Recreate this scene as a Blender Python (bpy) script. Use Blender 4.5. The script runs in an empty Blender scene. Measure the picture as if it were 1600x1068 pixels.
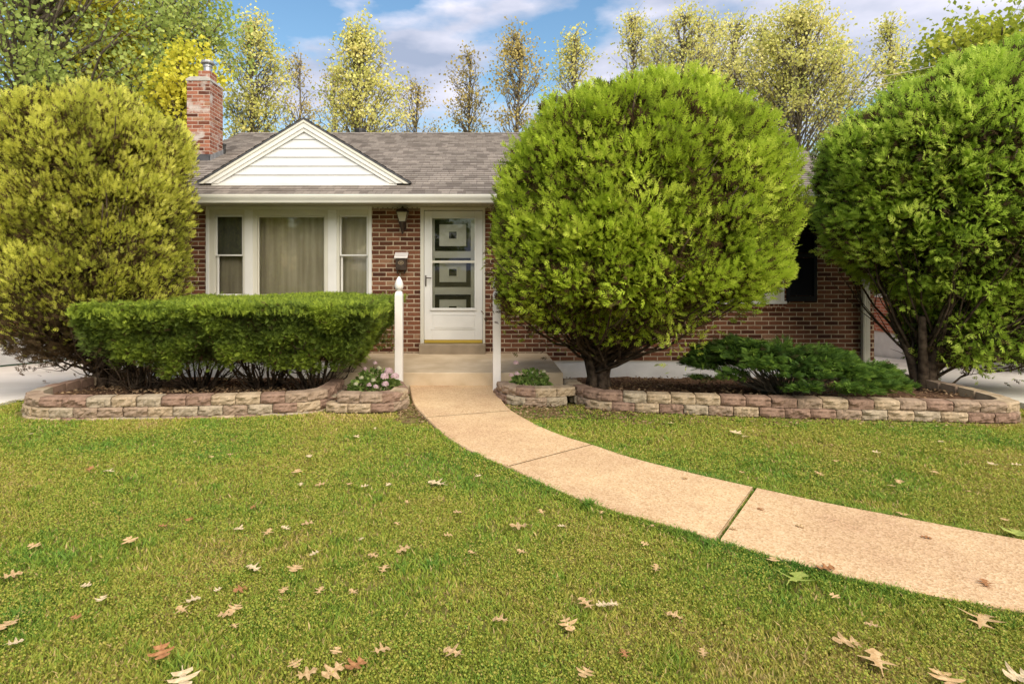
import bpy, math, random
import numpy as np
from mathutils import Vector, Matrix, noise as mnoise
random.seed(7); RNG = np.random.default_rng(7)
R = math.radians
scene = bpy.context.scene
COL = scene.collection

# ------------------------------------------------------------------ camera
FPX, CX, CY, EYE = 900.0, 745.0, 420.0, 1.47
cam_d = bpy.data.cameras.new('camera')
cam_d.sensor_width = 36; cam_d.lens = 36 * FPX / 1600
cam_d.shift_x = (800 - CX) / 1600; cam_d.shift_y = -(534 - CY) / 1600
cam_d.clip_start = 0.05; cam_d.clip_end = 2000
cam = bpy.data.objects.new('camera', cam_d)
cam.location = (0, 0, EYE); cam.rotation_euler = (R(90), 0, 0)
COL.objects.link(cam); scene.camera = cam

# ------------------------------------------------------------------ light
SUN_EL, SUN_AZ = 42, 152       # azimuth clockwise from +Y : behind camera, to the right
world = bpy.data.worlds.new('World'); scene.world = world; world.use_nodes = True
wn, wl = world.node_tree.nodes, world.node_tree.links
wn.clear()
w_out = wn.new('ShaderNodeOutputWorld'); w_bg = wn.new('ShaderNodeBackground')
sky = wn.new('ShaderNodeTexSky'); sky.sky_type = 'NISHITA'; sky.sun_disc = False
sky.sun_elevation = R(SUN_EL); sky.sun_rotation = R(SUN_AZ)
sky.air_density = 1.6; sky.dust_density = 0.4; sky.ozone_density = 3.5
hs = wn.new('ShaderNodeHueSaturation'); hs.inputs['Saturation'].default_value = 1.15
hs.inputs['Value'].default_value = 0.64
tc = wn.new('ShaderNodeTexCoord'); mp = wn.new('ShaderNodeMapping')
mp.inputs['Scale'].default_value = (1.0, 1.0, 2.6); mp.inputs['Location'].default_value = (0.15, 0.1, 0.22)
cn = wn.new('ShaderNodeTexNoise'); cn.inputs['Scale'].default_value = 4.0
cn.inputs['Detail'].default_value = 7; cn.inputs['Roughness'].default_value = 0.52
cr = wn.new('ShaderNodeValToRGB'); cr.color_ramp.elements[0].position = 0.47; cr.color_ramp.elements[1].position = 0.60
cn2 = wn.new('ShaderNodeTexNoise'); cn2.inputs['Scale'].default_value = 5.0; cn2.inputs['Detail'].default_value = 5
cc = wn.new('ShaderNodeValToRGB')
cc.color_ramp.elements[0].position = 0.35; cc.color_ramp.elements[0].color = (1.7, 2.0, 2.7, 1)
cc.color_ramp.elements[1].position = 0.68; cc.color_ramp.elements[1].color = (4.3, 4.2, 4.7, 1)
mx = wn.new('ShaderNodeMixRGB')
wl.new(tc.outputs['Generated'], mp.inputs['Vector']); wl.new(mp.outputs[0], cn.inputs['Vector'])
wl.new(mp.outputs[0], cn2.inputs['Vector'])
prev = cn.outputs['Fac']
for (bx, by, rad, amt) in ((700, 95, .13, .20), (620, 120, .10, .12), (470, 130, .10, .12), (1050, 5, .30, .12), (1360, 40, .30, .14), (420, 20, .16, -.22), (860, 70, .09, -.12)):
    dv = Vector(((bx-CX)/FPX, 1, (CY-by)/FPX)).normalized()
    dn = wn.new('ShaderNodeVectorMath'); dn.operation = 'DISTANCE'; dn.inputs[1].default_value = dv; wl.new(tc.outputs['Generated'], dn.inputs[0])
    mr = wn.new('ShaderNodeMapRange'); mr.interpolation_type = 'SMOOTHSTEP'; mr.inputs[1].default_value = 0; mr.inputs[2].default_value = rad; mr.inputs[3].default_value = amt; mr.inputs[4].default_value = 0
    wl.new(dn.outputs['Value'], mr.inputs[0]); ad = wn.new('ShaderNodeMath'); ad.operation = 'ADD'; wl.new(prev, ad.inputs[0]); wl.new(mr.outputs[0], ad.inputs[1]); prev = ad.outputs[0]
wl.new(prev, cr.inputs[0]); wl.new(cn2.outputs['Fac'], cc.inputs[0])
wl.new(sky.outputs[0], hs.inputs['Color']); wl.new(hs.outputs[0], mx.inputs[1])
wl.new(cc.outputs[0], mx.inputs[2]); wl.new(cr.outputs[0], mx.inputs[0])
wl.new(mx.outputs[0], w_bg.inputs[0]); w_bg.inputs[1].default_value = 0.11
wl.new(w_bg.outputs[0], w_out.inputs[0])

sd = bpy.data.lights.new('sun', 'SUN'); sd.energy = 3.1; sd.angle = R(80); sd.color = (1.0, 0.88, 0.72)
sun = bpy.data.objects.new('sun', sd); COL.objects.link(sun)
az = R(SUN_AZ); el = R(SUN_EL)
to_sun = Vector((math.sin(az) * math.cos(el), math.cos(az) * math.cos(el), math.sin(el)))
sun.rotation_euler = (-to_sun).to_track_quat('-Z', 'Y').to_euler()
sun.location = to_sun * 30
scene.view_settings.view_transform = 'Standard'; scene.view_settings.look = 'None'
scene.view_settings.exposure = 1.2; scene.view_settings.gamma = 1.0
scene.render.engine = 'CYCLES'
scene.render.resolution_x = 1024; scene.render.resolution_y = 683

# ------------------------------------------------------------------ helpers
def W(px, py, Y):               # a pixel seen at depth Y -> world point
    return Vector(((px - CX) / FPX * Y, Y, EYE - (py - CY) / FPX * Y))
def G(px, py, z=0.0):           # a pixel seen on the level plane z
    Y = FPX * (EYE - z) / (py - CY)
    return Vector(((px - CX) / FPX * Y, Y, z))
def XW(px, Y=8.82): return (px - CX) / FPX * Y
def ZW(py, Y=8.82): return EYE - (py - CY) / FPX * Y

def mat(name, col, rough=0.7, spec=0.3, metal=0.0):
    m = bpy.data.materials.new(name); m.use_nodes = True
    b = m.node_tree.nodes['Principled BSDF']
    b.inputs['Base Color'].default_value = (*col, 1); b.inputs['Roughness'].default_value = rough
    b.inputs['Specular IOR Level'].default_value = spec; b.inputs['Metallic'].default_value = metal
    return m
def N(m, t, **kw):
    n = m.node_tree.nodes.new(t)
    for k, v in kw.items():
        if k in n.inputs: n.inputs[k].default_value = v
        else: setattr(n, k, v)
    return n
def L(m, a, b): m.node_tree.links.new(a, b)
def ramp(m, stops, interp='LINEAR'):
    r = N(m, 'ShaderNodeValToRGB'); e = r.color_ramp.elements; r.color_ramp.interpolation = interp
    while len(e) > len(stops): e.remove(e[-1])
    while len(e) < len(stops): e.new(0.5)
    for i, (p, c) in enumerate(stops): e[i].position = p; e[i].color = (*c, 1) if len(c) == 3 else c
    return r
def mottled(name, c1, c2, scale, rough=0.7, bump=0.0, spec=0.3, detail=6, stops=(0.35, 0.65), bscale=None, metal=0, coord='Object'):
    m = mat(name, c1, rough, spec, metal); b = m.node_tree.nodes['Principled BSDF']
    t = N(m, 'ShaderNodeTexCoord'); n = N(m, 'ShaderNodeTexNoise'); n.inputs['Scale'].default_value = scale
    n.inputs['Detail'].default_value = detail
    L(m, t.outputs[coord], n.inputs['Vector'])
    r = ramp(m, [(stops[0], c1), (stops[1], c2)]); L(m, n.outputs['Fac'], r.inputs[0]); L(m, r.outputs[0], b.inputs['Base Color'])
    if bump:
        n2 = N(m, 'ShaderNodeTexNoise'); n2.inputs['Scale'].default_value = bscale or scale * 3; n2.inputs['Detail'].default_value = 5
        L(m, t.outputs[coord], n2.inputs['Vector'])
        bp = N(m, 'ShaderNodeBump'); bp.inputs['Strength'].default_value = bump; bp.inputs['Distance'].default_value = 0.01
        L(m, n2.outputs['Fac'], bp.inputs['Height']); L(m, bp.outputs[0], b.inputs['Normal'])
    return m
def leafmat(name, stops, rough=0.55, trans=0.42, noise_scale=1.3, noise_amt=0.25, spec=0.12):
    m = mat(name, (0.1, 0.2, 0.03), rough, spec); nt = m.node_tree; b = nt.nodes['Principled BSDF']
    a = N(m, 'ShaderNodeAttribute', attribute_name='rnd')
    t = N(m, 'ShaderNodeTexCoord'); n = N(m, 'ShaderNodeTexNoise'); n.inputs['Scale'].default_value = noise_scale
    n.inputs['Detail'].default_value = 3
    L(m, t.outputs['Object'], n.inputs['Vector'])
    s = N(m, 'ShaderNodeMath', operation='SUBTRACT'); L(m, n.outputs['Fac'], s.inputs[0]); s.inputs[1].default_value = 0.5
    mu = N(m, 'ShaderNodeMath', operation='MULTIPLY_ADD'); L(m, s.outputs[0], mu.inputs[0]); mu.inputs[1].default_value = noise_amt * 4
    L(m, a.outputs['Fac'], mu.inputs[2])
    r = ramp(m, stops); L(m, mu.outputs[0], r.inputs[0]); L(m, r.outputs[0], b.inputs['Base Color'])
    tr = N(m, 'ShaderNodeBsdfTranslucent'); L(m, r.outputs[0], tr.inputs[0])
    mixs = N(m, 'ShaderNodeMixShader'); mixs.inputs[0].default_value = trans
    out = nt.nodes['Material Output']
    L(m, b.outputs[0], mixs.inputs[1]); L(m, tr.outputs[0], mixs.inputs[2]); L(m, mixs.outputs[0], out.inputs[0])
    return m

def wloc(o):
    v = Vector((0, 0, 0))
    while o is not None: v += o.location; o = o.parent
    return v
def tag(o, label=None, cat=None, group=None, kind=None):
    if label: o['label'] = label
    if cat: o['category'] = cat
    if group: o['group'] = group
    if kind: o['kind'] = kind
    return o
def thing(name, label, cat, loc=(0, 0, 0), group=None):
    o = bpy.data.objects.new(name, None); o.location = loc; o.empty_display_size = 0.1
    COL.objects.link(o); return tag(o, label, cat, group)
class MB:
    def __init__(s): s.v = []; s.f = []; s.uv = None
    def quad(s, a, b, c, d): i = len(s.v); s.v += [tuple(a), tuple(b), tuple(c), tuple(d)]; s.f.append((i, i+1, i+2, i+3))
    def tri(s, a, b, c): i = len(s.v); s.v += [tuple(a), tuple(b), tuple(c)]; s.f.append((i, i+1, i+2))
    def box(s, x0, x1, y0, y1, z0, z1):
        i = len(s.v)
        s.v += [(x0,y0,z0),(x1,y0,z0),(x1,y1,z0),(x0,y1,z0),(x0,y0,z1),(x1,y0,z1),(x1,y1,z1),(x0,y1,z1)]
        s.f += [tuple(i+k for k in q) for q in ((0,3,2,1),(4,5,6,7),(0,1,5,4),(1,2,6,5),(2,3,7,6),(3,0,4,7))]
        return s
    def prism(s, prof, a, b, axis='x'):   # closed profile extruded from a to b; prof points in the other two axes
        n = len(prof); i = len(s.v)
        for t in (a, b):
            for p, q in prof:
                s.v.append((t, p, q) if axis == 'x' else ((p, t, q) if axis == 'y' else (p, q, t)))
        for k in range(n):
            k2 = (k+1) % n; s.f.append((i+k, i+k2, i+n+k2, i+n+k))
        s.f.append(tuple(i+k for k in range(n))[::-1]); s.f.append(tuple(i+n+k for k in range(n)))
        return s
    def lathe(s, prof, cx, cy, seg=16, square=False):   # prof (r, z)
        i = len(s.v); off = math.pi/4 if square else 0
        if square: seg = 4
        for r, z in prof:
            for k in range(seg):
                a = 2*math.pi*k/seg + off; s.v.append((cx + r*math.cos(a), cy + r*math.sin(a), z))
        for j in range(len(prof)-1):
            for k in range(seg):
                k2 = (k+1) % seg; s.f.append((i+j*seg+k, i+j*seg+k2, i+(j+1)*seg+k2, i+(j+1)*seg+k))
        s.f.append(tuple(i+k for k in range(seg))[::-1]); s.f.append(tuple(i+(len(prof)-1)*seg+k for k in range(seg)))
        return s
    def tube(s, pts, rad, seg=6):
        pts = [Vector(p) for p in pts]; i = len(s.v); n = len(pts)
        if not hasattr(rad, '__len__'): rad = [rad]*n
        prev = None
        for j, p in enumerate(pts):
            d = (pts[min(j+1, n-1)] - pts[max(j-1, 0)])
            if d.length < 1e-9: d = Vector((0,0,1))
            d.normalize()
            if prev is None:
                u = d.orthogonal().normalized()
            else:
                u = (prev - d*prev.dot(d))
                u = u.normalized() if u.length > 1e-6 else d.orthogonal().normalized()
            prev = u; w = d.cross(u)
            for k in range(seg):
                a = 2*math.pi*k/seg; q = p + (u*math.cos(a) + w*math.sin(a))*rad[j]; s.v.append(tuple(q))
        for j in range(n-1):
            for k in range(seg):
                k2 = (k+1) % seg; s.f.append((i+j*seg+k, i+j*seg+k2, i+(j+1)*seg+k2, i+(j+1)*seg+k))
        s.f.append(tuple(i+k for k in range(seg))[::-1]); s.f.append(tuple(i+(n-1)*seg+k for k in range(seg)))
        return s
    def build(s, name, m, parent=None, smooth=False, bevel=0, at=None):
        # vertices are world coordinates; origin at `at` (top level) or at the parent
        me = bpy.data.meshes.new(name)
        o = bpy.data.objects.new(name, me); COL.objects.link(o)
        off = Vector((0,0,0))
        if parent is not None: o.parent = parent; off = wloc(parent)
        elif at is not None: o.location = at; off = Vector(at)
        ox, oy, oz = off
        me.from_pydata([(a-ox, b-oy, c-oz) for a, b, c in s.v], [], s.f); me.update()
        uvl = me.uv_layers.new(name='UVMap'); k = 0
        if s.uv is not None:
            for lp in me.loops: uvl.data[lp.index].uv = s.uv[lp.vertex_index]
        else:
            for p in me.polygons:
                nx, ny, nz = abs(p.normal.x), abs(p.normal.y), abs(p.normal.z)
                for li in p.loop_indices:
                    x, y, z = s.v[me.loops[li].vertex_index]
                    uvl.data[li].uv = (x, z) if ny >= nx and ny >= nz else ((y, z) if nx >= nz else (x, y))
        if smooth: me.shade_smooth()
        me.materials.append(m)
        if bevel:
            b = o.modifiers.new('bevel', 'BEVEL'); b.width = bevel; b.segments = 2; b.limit_method = 'ANGLE'
        return o
def npmesh(name, V, F, m, parent=None, rnd=None, at=(0, 0, 0)):
    V = np.asarray(V, dtype=np.float32); F = np.asarray(F, dtype=np.int32)
    me = bpy.data.meshes.new(name); o = bpy.data.objects.new(name, me); COL.objects.link(o)
    if parent is not None: o.parent = parent; off = wloc(parent)
    else: o.location = at; off = Vector(at)
    V = V - np.array(off, dtype=np.float32)
    k = F.shape[1]
    me.vertices.add(len(V)); me.vertices.foreach_set('co', V.ravel())
    me.loops.add(F.size); me.loops.foreach_set('vertex_index', F.ravel())
    me.polygons.add(len(F)); me.polygons.foreach_set('loop_start', np.arange(len(F), dtype=np.int32)*k)
    me.update(calc_edges=True)
    if rnd is not None:
        a = me.attributes.new('rnd', 'FLOAT', 'POINT'); a.data.foreach_set('value', np.asarray(rnd, dtype=np.float32))
    me.materials.append(m); return o

def norm(a): return a / np.maximum(np.linalg.norm(a, axis=-1, keepdims=True), 1e-9)
def stamp(T, TF, P, D, S, rnd, width=1.0, twist=None):
    """place the template T (k,3), main axis +Z, plane XZ, at points P along directions D with sizes S"""
    n = len(P); D = norm(D)
    ref = norm(RNG.normal(size=(n, 3))) if twist is None else twist
    U = norm(np.cross(D, ref)); Wv = np.cross(D, U)
    V = (P[:, None, :] + S[:, None, None] * (T[None, :, 0:1]*width*U[:, None, :] + T[None, :, 1:2]*Wv[:, None, :] + T[None, :, 2:3]*D[:, None, :]))
    k = len(T); F = (TF[None] + (np.arange(n)*k)[:, None, None]).reshape(-1, TF.shape[1])
    return V.reshape(-1, 3), F, np.repeat(rnd, k)
def fan_template(angles, lens, w=0.17, curl=0.12):
    T = []; F = []
    for a, l in zip(angles, lens):
        a = R(a); dx, dz = math.sin(a), math.cos(a); i = len(T)
        T += [(0, 0, 0.0), (dx*l*0.55 + dz*w*l, -curl*0.3, dz*l*0.55 - dx*w*l), (dx*l, curl*l, dz*l), (dx*l*0.55 - dz*w*l, -curl*0.3, dz*l*0.55 + dx*w*l)]
        F.append((i, i+1, i+2, i+3))
    return np.array(T), np.array(F)
FAN = fan_template([-66, -44, -24, -6, 12, 32, 54], [0.5, 0.78, 0.9, 1.0, 0.94, 0.8, 0.55], 0.12)
YEW = (lambda: (lambda T, F: (np.array(T), np.array(F)))(*[x for x in (lambda: _yew())()]))
def _frond():
    T = []; F = []
    def lobe(z, a, l, w):
        a = R(a); dx, dz = math.sin(a), math.cos(a); i = len(T); c = .10*l
        T.extend([(0, 0, z), (dx*l*.55+dz*w*l, -.03, z+dz*l*.55-dx*w*l), (dx*l, c, z+dz*l), (dx*l*.55-dz*w*l, -.03, z+dz*l*.55+dx*w*l)]); F.append((i, i+1, i+2, i+3))
    lobe(.0, 0, 1.0, .07)
    for z, a, l in ((.06, 46, .50), (.34, 38, .48), (.62, 28, .32)):
        lobe(z, a, l, .15); lobe(z+.09, -a, l*.95, .15)
    return np.array(T), np.array(F)
FROND = _frond()
def _yew():
    T = [(-0.03, 0, 0), (0.03, 0, 0), (0.02, 0.02, 1), (-0.02, 0.02, 1)]; F = [(0, 1, 2, 3)]
    for j in range(5):
        z = 0.15 + j*0.18; l = 0.42 - j*0.04
        for s in (-1, 1):
            i = len(T); T += [(0, 0, z), (s*l*0.55, 0.05, z+0.05), (s*l, 0.02, z+0.24), (s*l*0.45, 0.0, z+0.17)]; F.append((i, i+1, i+2, i+3))
    return np.array(T), np.array(F)
YEW = _yew()
KITE = (np.array([(0, 0, 0), (0.38, 0.06, 0.5), (0, 0, 1.0), (-0.38, 0.06, 0.5)]), np.array([(0, 1, 2, 3)]))

def merge(parts):
    Vs, Fs, Rs, o = [], [], [], 0
    for V, F, r in parts: Vs.append(V); Fs.append(F + o); Rs.append(r); o += len(V)
    return np.concatenate(Vs), np.concatenate(Fs), np.concatenate(Rs)

# ------------------------------------------------------------------ materials
def brick_mat(name, c1, c2, cm, scale_row=0.0677, width=0.213, mortar=0.0072, dark=(0.06, 0.022, 0.014), stain=None):
    m = mat(name, c1, 0.85, 0.15); b = m.node_tree.nodes['Principled BSDF']
    uv = N(m, 'ShaderNodeUVMap')
    wob = N(m, 'ShaderNodeTexNoise'); wob.inputs['Scale'].default_value = 9; L(m, uv.outputs[0], wob.inputs['Vector'])
    va = N(m, 'ShaderNodeVectorMath', operation='MULTIPLY_ADD'); L(m, wob.outputs['Color'], va.inputs[0]); va.inputs[1].default_value = (0.006, 0.006, 0); L(m, uv.outputs[0], va.inputs[2])
    br = N(m, 'ShaderNodeTexBrick'); br.offset = 0.5
    br.inputs['Scale'].default_value = 1; br.inputs['Brick Width'].default_value = width; br.inputs['Row Height'].default_value = scale_row
    br.inputs['Mortar Size'].default_value = mortar; br.inputs['Mortar Smooth'].default_value = 0.25; br.inputs['Bias'].default_value = 0.0
    br.inputs['Color1'].default_value = (0, 0, 0, 1); br.inputs['Color2'].default_value = (1, 1, 1, 1); br.inputs['Mortar'].default_value = (0.5, 0.5, 0.5, 1)
    L(m, va.outputs[0], br.inputs['Vector'])
    # random tone for every brick
    r = ramp(m, [(0.0, dark), (0.25, c1), (0.8, c2), (0.93, c2), (1.0, (0.30, 0.17, 0.10))]); L(m, br.outputs['Color'], r.inputs[0])
    n = N(m, 'ShaderNodeTexNoise'); n.inputs['Scale'].default_value = 38; n.inputs['Detail'].default_value = 6; L(m, uv.outputs[0], n.inputs['Vector'])
    ov = N(m, 'ShaderNodeMixRGB', blend_type='OVERLAY'); ov.inputs[0].default_value = 0.55; L(m, r.outputs[0], ov.inputs[1]); L(m, n.outputs['Fac'], ov.inputs[2])
    mn = N(m, 'ShaderNodeTexNoise'); mn.inputs['Scale'].default_value = 5; mn.inputs['Detail'].default_value = 5; L(m, uv.outputs[0], mn.inputs['Vector'])
    mr = ramp(m, [(0.3, tuple(x*0.62 for x in cm)), (0.62, cm)]); L(m, mn.outputs['Fac'], mr.inputs[0])
    mxx = N(m, 'ShaderNodeMixRGB'); L(m, br.outputs['Fac'], mxx.inputs[0]); L(m, ov.outputs[0], mxx.inputs[1]); L(m, mr.outputs[0], mxx.inputs[2])
    last = mxx
    if stain:
        sn = N(m, 'ShaderNodeTexNoise'); sn.inputs['Scale'].default_value = 4.0; sn.inputs['Detail'].default_value = 7; L(m, uv.outputs[0], sn.inputs['Vector'])
        sr = ramp(m, [(0.53, (0, 0, 0)), (0.66, (0.85, 0.85, 0.85))]); L(m, sn.outputs['Fac'], sr.inputs[0])
        sm = N(m, 'ShaderNodeMixRGB'); L(m, sr.outputs[0], sm.inputs[0]); L(m, mxx.outputs[0], sm.inputs[1]); sm.inputs[2].default_value = (*stain, 1); last = sm
    L(m, last.outputs[0], b.inputs['Base Color'])
    inv = N(m, 'ShaderNodeMath', operation='MULTIPLY_ADD'); L(m, br.outputs['Fac'], inv.inputs[0]); inv.inputs[1].default_value = -1.0
    sc = N(m, 'ShaderNodeMath', operation='MULTIPLY'); L(m, n.outputs['Fac'], sc.inputs[0]); sc.inputs[1].default_value = 0.35; L(m, sc.outputs[0], inv.inputs[2])
    bp = N(m, 'ShaderNodeBump'); bp.inputs['Strength'].default_value = 0.9; bp.inputs['Distance'].default_value = 0.008
    L(m, inv.outputs[0], bp.inputs['Height']); L(m, bp.outputs[0], b.inputs['Normal'])
    return m
M_BRICK = brick_mat('brick', (0.125, 0.048, 0.026), (0.205, 0.085, 0.046), (0.62, 0.50, 0.35))
M_CHIM = brick_mat('chimney_brick', (0.22, 0.075, 0.045), (0.32, 0.13, 0.08), (0.55, 0.44, 0.36), stain=(0.50, 0.46, 0.42))
M_NBRICK = brick_mat('neighbour_brick', (0.40, 0.12, 0.065), (0.52, 0.19, 0.11), (0.62, 0.50, 0.40), dark=(0.3, 0.09, 0.05))
M_ROWLOCK = brick_mat('rowlock_brick', (0.11, 0.034, 0.02), (0.19, 0.064, 0.036), (0.52, 0.40, 0.27), scale_row=0.3, width=0.0677, mortar=0.006)

def paint(name, c, c2=None, rough=0.45, scale=2.5, bump=0.03):
    return mottled(name, c2 or tuple(x*0.9 for x in c), c, scale, rough, bump, 0.4, bscale=60)
M_WHITE = paint('white_paint', (0.76, 0.745, 0.70)); M_CREAM = paint('cream_paint', (0.67, 0.64, 0.54))
M_GUTTER = paint('gutter_white', (0.70, 0.68, 0.62), rough=0.35); M_SOFFIT = paint('soffit', (0.50, 0.46, 0.34))
def _slots():
    m = M_SOFFIT; b = m.node_tree.nodes['Principled BSDF']; src = b.inputs['Base Color'].links[0].from_socket
    uv = N(m, 'ShaderNodeUVMap'); sp = N(m, 'ShaderNodeSeparateXYZ'); L(m, uv.outputs[0], sp.inputs[0])
    def mod(o, p, w):
        a = N(m, 'ShaderNodeMath', operation='MODULO'); L(m, o, a.inputs[0]); a.inputs[1].default_value = p
        ab = N(m, 'ShaderNodeMath', operation='ABSOLUTE'); L(m, a.outputs[0], ab.inputs[0])
        c = N(m, 'ShaderNodeMath', operation='LESS_THAN'); L(m, ab.outputs[0], c.inputs[0]); c.inputs[1].default_value = w; return c.outputs[0]
    q = N(m, 'ShaderNodeMath', operation='MULTIPLY'); L(m, mod(sp.outputs[0], .075, .022), q.inputs[0]); L(m, mod(sp.outputs[1], .08, .010), q.inputs[1])
    mx_ = N(m, 'ShaderNodeMixRGB'); L(m, q.outputs[0], mx_.inputs[0]); L(m, src, mx_.inputs[1]); mx_.inputs[2].default_value = (.04, .035, .025, 1); L(m, mx_.outputs[0], b.inputs['Base Color'])
_slots()
M_SIDING = paint('siding', (0.70, 0.70, 0.69)); M_POST = paint('post_white', (0.80, 0.76, 0.72))
M_FOUND = mottled('foundation_white', (0.66, 0.65, 0.63), (0.80, 0.79, 0.77), 3, 0.85, 0.3)
M_BLACK = mat('black_metal', (0.012, 0.011, 0.010), 0.45, 0.4); M_BRONZE = mottled('dark_bronze', (0.03, 0.018, 0.012), (0.06, 0.04, 0.028), 20, 0.4, 0.1)
M_SHUT = mat('shutter_black', (0.008, 0.009, 0.011), 0.5, 0.3)
M_BRASS = mat('brass', (0.62, 0.45, 0.09), 0.3, 0.5, 0.6)
M_GREY = mottled('galvanised', (0.30, 0.31, 0.32), (0.45, 0.46, 0.47), 12, 0.4, 0.05, metal=0.6)
M_FLASH = mottled('flashing', (0.045, 0.045, 0.05), (0.08, 0.08, 0.085), 8, 0.5)
M_CONC = mottled('porch_concrete', (0.47, 0.36, 0.23), (0.60, 0.48, 0.33), 3.5, 0.85, 0.25, bscale=90)
M_STEPC = mottled('step_concrete', (0.24, 0.19, 0.13), (0.34, 0.27, 0.19), 4, 0.85, 0.25, bscale=90)
M_DRIVE = mottled('driveway_concrete', (0.58, 0.54, 0.47), (0.72, 0.68, 0.61), 1.2, 0.85, 0.25, bscale=70)
M_CROWN = mottled('mortar_crown', (0.36, 0.34, 0.31), (0.52, 0.50, 0.46), 10, 0.9, 0.3)

def glass_mat(name, tint=(0.95, 0.96, 0.94)):
    m = bpy.data.materials.new(name); m.use_nodes = True; nt = m.node_tree; nt.nodes.clear()
    o = N(m, 'ShaderNodeOutputMaterial'); g = N(m, 'ShaderNodeBsdfGlossy'); g.inputs['Roughness'].default_value = 0.02
    t = N(m, 'ShaderNodeBsdfTransparent'); t.inputs[0].default_value = (*tint, 1)
    f = N(m, 'ShaderNodeFresnel'); f.inputs[0].default_value = 1.5
    mu = N(m, 'ShaderNodeMath', operation='MULTIPLY'); L(m, f.outputs[0], mu.inputs[0]); mu.inputs[1].default_value = 1.15
    ms = N(m, 'ShaderNodeMixShader'); L(m, mu.outputs[0], ms.inputs[0]); L(m, t.outputs[0], ms.inputs[1]); L(m, g.outputs[0], ms.inputs[2])
    L(m, ms.outputs[0], o.inputs[0]); return m
M_GLASS = glass_mat('window_glass')
def curtain_mat(name, c1, c2):
    m = mat(name, c1, 0.9, 0.1); b = m.node_tree.nodes['Principled BSDF']
    t = N(m, 'ShaderNodeTexCoord'); mpn = N(m, 'ShaderNodeMapping'); mpn.inputs['Scale'].default_value = (9, 1, 0.6); L(m, t.outputs['Object'], mpn.inputs[0])
    n = N(m, 'ShaderNodeTexNoise'); n.inputs['Scale'].default_value = 1.5; n.inputs['Detail'].default_value = 4; L(m, mpn.outputs[0], n.inputs['Vector'])
    r = ramp(m, [(0.3, c1), (0.7, c2)]); L(m, n.outputs['Fac'], r.inputs[0]); L(m, r.outputs[0], b.inputs['Base Color']); return m
M_CURT = curtain_mat('curtain', (0.38, 0.325, 0.24), (0.56, 0.49, 0.38))
M_SCREEN = curtain_mat('insect_screen', (0.10, 0.10, 0.075), (0.15, 0.145, 0.11))
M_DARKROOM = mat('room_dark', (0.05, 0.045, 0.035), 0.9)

# shingles : uv = (x, course number)
def shingle_mat():
    m = mat('shingles', (0.2, 0.17, 0.14), 0.95, 0.1); b = m.node_tree.nodes['Principled BSDF']
    uv = N(m, 'ShaderNodeUVMap'); br = N(m, 'ShaderNodeTexBrick'); br.offset = 0.37; br.offset_frequency = 3; br.squash = 0.62; br.squash_frequency = 2
    br.inputs['Scale'].default_value = 1; br.inputs['Brick Width'].default_value = 0.19; br.inputs['Row Height'].default_value = 1.0
    br.inputs['Mortar Size'].default_value = 0.004; br.inputs['Mortar Smooth'].default_value = 0; br.inputs['Color1'].default_value = (0, 0, 0, 1); br.inputs['Color2'].default_value = (1, 1, 1, 1)
    br.inputs['Mortar'].default_value = (0, 0, 0, 1)
    L(m, uv.outputs[0], br.inputs['Vector'])
    r = ramp(m, [(0.0, (0.13, 0.11, 0.095)), (0.35, (0.185, 0.16, 0.138)), (1.0, (0.255, 0.222, 0.192))]); L(m, br.outputs['Color'], r.inputs[0])
    mp2 = N(m, 'ShaderNodeMapping'); mp2.inputs['Scale'].default_value = (1, 0.14, 1); L(m, uv.outputs[0], mp2.inputs[0])
    n = N(m, 'ShaderNodeTexNoise'); n.inputs['Scale'].default_value = 110; n.inputs['Detail'].default_value = 3; L(m, mp2.outputs[0], n.inputs['Vector'])
    n2 = N(m, 'ShaderNodeTexNoise'); n2.inputs['Scale'].default_value = 1.1; n2.inputs['Detail'].default_value = 4; L(m, mp2.outputs[0], n2.inputs['Vector'])
    o1 = N(m, 'ShaderNodeMixRGB', blend_type='OVERLAY'); o1.inputs[0].default_value = 0.6; L(m, r.outputs[0], o1.inputs[1]); L(m, n.outputs['Fac'], o1.inputs[2])
    o2 = N(m, 'ShaderNodeMixRGB', blend_type='OVERLAY'); o2.inputs[0].default_value = 0.5; L(m, o1.outputs[0], o2.inputs[1]); L(m, n2.outputs['Fac'], o2.inputs[2])
    L(m, o2.outputs[0], b.inputs['Base Color'])
    bp = N(m, 'ShaderNodeBump'); bp.inputs['Strength'].default_value = 0.5; bp.inputs['Distance'].default_value = 0.006
    L(m, br.outputs['Color'], bp.inputs['Height']); L(m, bp.outputs[0], b.inputs['Normal'])
    return m
M_SHING = shingle_mat()

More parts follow.
